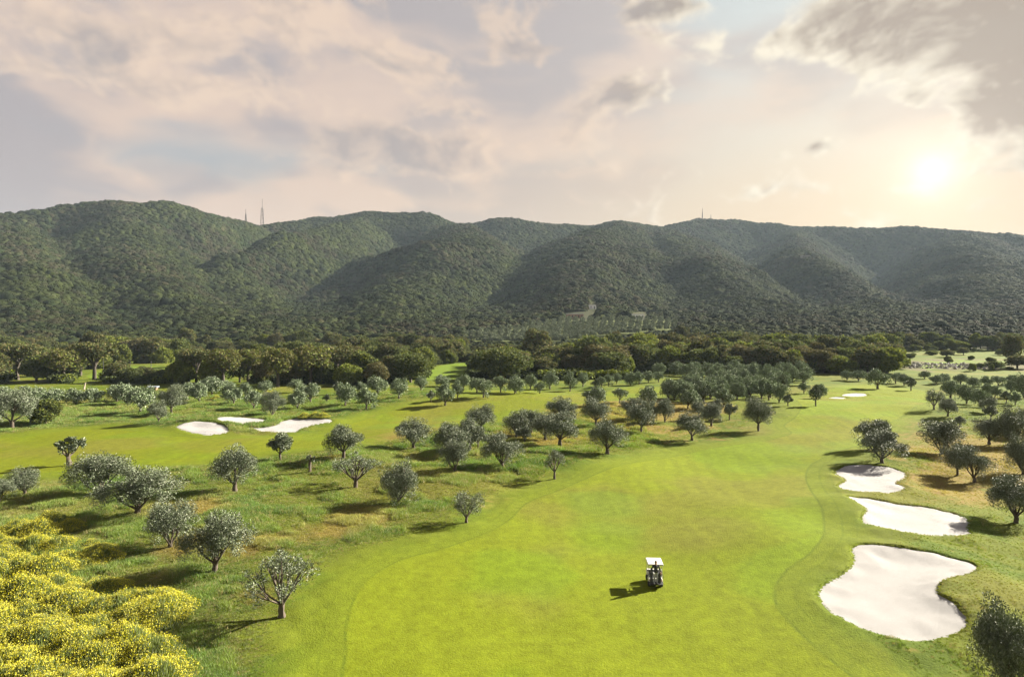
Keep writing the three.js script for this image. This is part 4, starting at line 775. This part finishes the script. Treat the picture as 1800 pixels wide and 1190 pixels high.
// ---------------------------------------------------------------- golf cart, seen from behind
const cartSpot = at(1151, 1027);
const CART_TURN = -0.07;
{
  const g = base(cartSpot, CART_TURN), white = new THREE.MeshPhysicalMaterial({ color: new THREE.Color().setRGB(0.62, 0.61, 0.58), roughness: 0.35, clearcoat: 0.4 }), black = plain(0.02, 0.02, 0.022, 0.6), rubber = plain(0.018, 0.018, 0.018, 0.85), grey = plain(0.35, 0.36, 0.37, 0.4, 0.3), seatM = plain(0.06, 0.06, 0.062, 0.7);
  part(g, 'chassis', box(-0.52, 0.52, 0.26, 0.40, -1.15, 0.95, 0.04), black);
  part(g, 'front_cowl', box(-0.55, 0.55, 0.40, 0.86, -1.22, -0.72, 0.14), white);
  part(g, 'dashboard', box(-0.5, 0.5, 0.80, 0.92, -0.74, -0.58, 0.05), black);
  part(g, 'rear_body', box(-0.56, 0.56, 0.40, 0.68, -0.02, 0.62, 0.1), white);
  part(g, 'seat', box(-0.52, 0.52, 0.682, 0.80, -0.18, 0.36, 0.05), seatM);
  part(g, 'backrest', box(-0.52, 0.52, 0.86, 1.22, 0.33, 0.43, 0.04), seatM);
  part(g, 'bag_platform', box(-0.5, 0.5, 0.36, 0.42, 0.62, 1.12, 0.02), black);
  const roof = part(g, 'roof', box(-0.60, 0.60, 1.74, 1.82, -0.92, 0.58, 0.039), white);
  part(roof, 'gutter', box(-0.615, 0.615, 1.725, 1.745, -0.94, 0.60, 0.01), grey);
  for (const s of [-1, 1]) { part(g, 'roof_post', bar([s * 0.5, 0.85, -0.85], [s * 0.52, 1.74, -0.72], 0.022, 8), grey); part(g, 'roof_post', bar([s * 0.52, 0.66, 0.45], [s * 0.52, 1.74, 0.42], 0.022, 8), grey); part(g, 'armrest', bar([s * 0.54, 0.92, 0.35], [s * 0.54, 0.90, -0.02], 0.025, 8), black); part(g, 'tail_light', box(s * 0.45 - 0.05, s * 0.45 + 0.05, 0.5, 0.57, 0.622, 0.64, 0.008), plain(0.35, 0.02, 0.02, 0.3)); }
  part(g, 'windscreen', box(-0.46, 0.46, 0.94, 1.70, -0.80, -0.79, 0.004), new THREE.MeshPhysicalMaterial({ transmission: 1, roughness: 0.05, thickness: 0 }));
  const col2 = part(g, 'steering_column', bar([-0.25, 0.75, -0.66], [-0.25, 1.0, -0.42], 0.025, 8), black), sw = new THREE.TorusGeometry(0.17, 0.016, 6, 20); sw.rotateX(-0.8); sw.translate(-0.25, 1.0, -0.42); part(col2, 'steering_wheel', sw, black);
  for (const [x, z] of [[-0.5, -0.86], [0.5, -0.86], [-0.5, 0.42], [0.5, 0.42]]) { const w = new THREE.Group(); w.name = 'wheel'; w.position.set(x, 0.23, z); g.add(w); part(w, 'tyre', new THREE.TorusGeometry(0.165, 0.075, 10, 22).rotateY(Math.PI / 2).scale(1.25, 1, 1), rubber); part(w, 'rim', new THREE.CylinderGeometry(0.115, 0.115, 0.12, 16).rotateZ(Math.PI / 2), grey); }
  tag(g, 'golf_cart', 'white roofed golf cart with black seats on the main fairway', 'golf cart');
  // golf bags strapped upright on the platform
  for (const [x, tint, label] of [[0.28, [0.035, 0.035, 0.04], 'black golf bag with clubs upright on the back of the cart'], [-0.36, [0.05, 0.055, 0.065], 'slim dark grey golf bag on the cart behind the standing person']]) {
    const b = base(cartSpot.clone().add(new THREE.Vector3(x, 0.42, 0.80).applyAxisAngle(new THREE.Vector3(0, 1, 0), CART_TURN)), CART_TURN), bm = plain(...tint, 0.7);
    part(b, 'bag_body', new THREE.LatheGeometry([[0, 0], [0.11, 0.0], [0.125, 0.04], [0.115, 0.3], [0.12, 0.6], [0.14, 0.78], [0.135, 0.82], [0.11, 0.82], [0.10, 0.7], [0, 0.7]].map(p => new THREE.Vector2(...p)), 14), bm);
    part(b, 'pocket', box(-0.09, 0.09, 0.12, 0.5, 0.10, 0.18, 0.03), bm); part(b, 'strap', new THREE.TorusGeometry(0.2, 0.014, 5, 14, Math.PI).rotateZ(-Math.PI / 2).translate(0.1, 0.5, 0), bm);
    const r = rng(x * 100 | 0); for (let k = 0; k < 6; k++) { const a = k * 1.05, cx = Math.cos(a) * 0.06, cz = Math.sin(a) * 0.06, hh = 0.98 + 0.14 * r(), c = part(b, 'club', bar([cx, 0.705, cz], [cx * 1.5, hh, cz * 1.5], 0.006, 5), grey); part(c, 'club_head', new THREE.SphereGeometry(0.045, 8, 6).scale(1.1, 0.7, 0.8).translate(cx * 1.5 + 0.02, hh, cz * 1.5), k % 3 === 0 ? white : k % 3 === 1 ? grey : black); }
    tag(b, 'golf_bag', label, 'golf bag');
  }
}

// ---------------------------------------------------------------- person standing on the back of the cart
function meat(bones, cell, pad = 0.06) {
  let lo = [9, 9, 9], hi = [-9, -9, -9];
  for (const [a, b, ra, rb] of bones) for (const [p, q] of [[a, ra], [b, rb]]) for (let k = 0; k < 3; k++) { lo[k] = Math.min(lo[k], p[k] - q - pad); hi[k] = Math.max(hi[k], p[k] + q + pad); }
  const size = Math.max(hi[0] - lo[0], hi[1] - lo[1], hi[2] - lo[2]), n = Math.ceil(size / cell) + 4, mc = new MarchingCubes(n, new THREE.MeshBasicMaterial(), false, false, 200000), half = n / 2, ctr = lo.map((l, k) => (l + hi[k]) / 2), sc = half * cell;
  mc.isolation = 0;
  for (let z = 0; z < n; z++) for (let y = 0; y < n; y++) for (let x = 0; x < n; x++) {
    const p = [ctr[0] + (x - half) * cell, ctr[1] + (y - half) * cell, ctr[2] + (z - half) * cell]; let acc = 0; const K = 0.018;
    for (const [a, b, ra, rb] of bones) { const e = [b[0] - a[0], b[1] - a[1], b[2] - a[2]], w = [p[0] - a[0], p[1] - a[1], p[2] - a[2]], t = clamp((w[0] * e[0] + w[1] * e[1] + w[2] * e[2]) / (e[0] * e[0] + e[1] * e[1] + e[2] * e[2] + 1e-9)), d = Math.hypot(w[0] - e[0] * t, w[1] - e[1] * t, w[2] - e[2] * t) - lerp(ra, rb, t); acc += Math.exp(-Math.min(d, 0.4) / K); }
    mc.field[x + y * n + z * n * n] = K * Math.log(acc);
  }
  mc.update();
  const c = mc.count, g = new THREE.BufferGeometry(), P = new Float32Array(c * 3), N = mc.normalArray.slice(0, c * 3);
  for (let i = 0; i < c; i++) for (let k = 0; k < 3; k++) P[i * 3 + k] = ctr[k] + mc.positionArray[i * 3 + k] * sc;
  g.setAttribute('position', new THREE.BufferAttribute(P, 3)); g.setAttribute('normal', new THREE.BufferAttribute(N, 3));
  return g;
}
function dye(g, fn) { const P = g.attributes.position, c = new Float32Array(P.count * 3); for (let i = 0; i < P.count; i++) { const v = fn(P.getX(i), P.getY(i), P.getZ(i)); c.set(v, i * 3); } g.setAttribute('color', new THREE.BufferAttribute(c, 3)); return g; }
{
  // figure faces +z, metres, feet at y = 0
  const B = [[[0, 0.96, 0], [0, 1.10, 0], 0.135, 0.13], [[-0.07, 0.95, 0], [0.07, 0.95, 0], 0.115, 0.115], [[0, 1.10, 0], [0, 1.33, -0.01], 0.135, 0.15], [[-0.09, 1.34, -0.01], [0.09, 1.34, -0.01], 0.115, 0.115], [[-0.18, 1.42, -0.02], [0.18, 1.42, -0.02], 0.062, 0.062], [[0, 1.42, -0.01], [0, 1.56, 0.01], 0.062, 0.055]];
  for (const s of [-1, 1]) {
    B.push([[s * 0.095, 0.92, 0], [s * 0.115, 0.5, 0.02], 0.098, 0.066], [[s * 0.115, 0.5, 0.02], [s * 0.12, 0.1, -0.02], 0.066, 0.047], [[s * 0.12, 0.055, -0.05], [s * 0.135, 0.045, 0.15], 0.045, 0.04]);
    const el = s < 0 ? [s * 0.34, 1.14, -0.04] : [s * 0.33, 1.12, -0.02], wr = s < 0 ? [s * 0.27, 0.98, 0.15] : [s * 0.36, 0.90, 0.10];
    B.push([[s * 0.205, 1.41, -0.02], el, 0.066, 0.05], [el, wr, 0.05, 0.036]);
  }
  const jacket = [0.018, 0.018, 0.021], trousers = [0.30, 0.31, 0.33], skin = [0.36, 0.22, 0.15], shoe = [0.4, 0.4, 0.4];
  const body = dye(meat(B, 0.019), (x, y, z) => y > 1.49 ? skin : y > 0.90 || Math.abs(x) > 0.235 ? jacket : y > 0.085 ? trousers : shoe);
  const H = [[[0, 1.60, 0.0], [0, 1.69, 0.0], 0.075, 0.092], [[0, 1.575, 0.045], [0, 1.62, 0.045], 0.042, 0.05], [[0, 1.66, 0.085], [0, 1.635, 0.105], 0.010, 0.016], [[-0.025, 1.595, 0.088], [0.025, 1.595, 0.088], 0.010, 0.010], [[-0.085, 1.655, -0.005], [-0.09, 1.625, -0.005], 0.014, 0.012], [[0.085, 1.655, -0.005], [0.09, 1.625, -0.005], 0.014, 0.012], [[0, 1.53, 0.005], [0, 1.60, 0.005], 0.052, 0.055]];
  const head = dye(meat(H, 0.007, 0.03), (x, y, z) => (Math.abs(Math.abs(x) - 0.033) < 0.013 && Math.abs(y - 1.662) < 0.008 && z > 0.06) ? [0.03, 0.02, 0.015] : (Math.abs(x) < 0.027 && Math.abs(y - 1.594) < 0.005 && z > 0.08) ? [0.25, 0.1, 0.08] : skin);
  const geos = [body, head];
  for (const s of [-1, 1]) {
    const wr = s < 0 ? [s * 0.27, 0.98, 0.15] : [s * 0.36, 0.90, 0.10], dn = s < 0 ? [-s * 0.25, -0.55, 0.8] : [0, -0.95, 0.3], l = Math.hypot(...dn), d = dn.map(v => v / l), sd = [0.35 * s, 0, 0.94], F = [], pt = (u, v, w = 0) => [wr[0] + d[0] * u + sd[0] * v, wr[1] + d[1] * u + sd[1] * v - w, wr[2] + d[2] * u + sd[2] * v];
    F.push([pt(-0.03, 0), pt(0.03, 0), 0.03, 0.03], [pt(0.03, -0.02), pt(0.085, -0.026), 0.02, 0.016], [pt(0.03, 0.02), pt(0.085, 0.026), 0.02, 0.016]);
    [[-0.03, 0.06], [-0.01, 0.075], [0.011, 0.07], [0.031, 0.055]].forEach(([v, len]) => { F.push([pt(0.08, v), pt(0.08 + len * 0.55, v * 1.1, 0.008), 0.0095, 0.009], [pt(0.08 + len * 0.55, v * 1.1, 0.008), pt(0.08 + len, v * 1.05, 0.03), 0.009, 0.0075]); });
    F.push([pt(0.02, 0.03), pt(0.055, 0.058), 0.012, 0.0105], [pt(0.055, 0.058), pt(0.085, 0.062), 0.0105, 0.0085]);
    geos.push(dye(meat(F, 0.0055, 0.02), () => s < 0 ? [0.7, 0.7, 0.68] : skin));
  }
  const p = base(cartSpot.clone().add(new THREE.Vector3(-0.04, 0.422, 0.93).applyAxisAngle(new THREE.Vector3(0, 1, 0), CART_TURN)), 0.1);
  part(p, 'body', mergeGeometries(geos), new THREE.MeshStandardMaterial({ vertexColors: true, roughness: 0.85 }));
  const hg = new THREE.SphereGeometry(0.103, 20, 14, 0, 6.283, 0, 1.75); hg.scale(0.98, 1, 1.06); hg.rotateX(-0.42); hg.translate(0, 1.695, -0.008); part(p, 'hair', hg, plain(0.03, 0.02, 0.016, 0.8));
  part(p, 'jacket_zip', box(-0.008, 0.008, 0.98, 1.40, 0.128, 0.142, 0.004), plain(0.25, 0.26, 0.28, 0.4));
  tag(p, 'person', 'person in black jacket and light grey trousers standing on the back of the cart', 'person');
}
console.log('done', performance.now() | 0);
renderer.render(scene, camera);
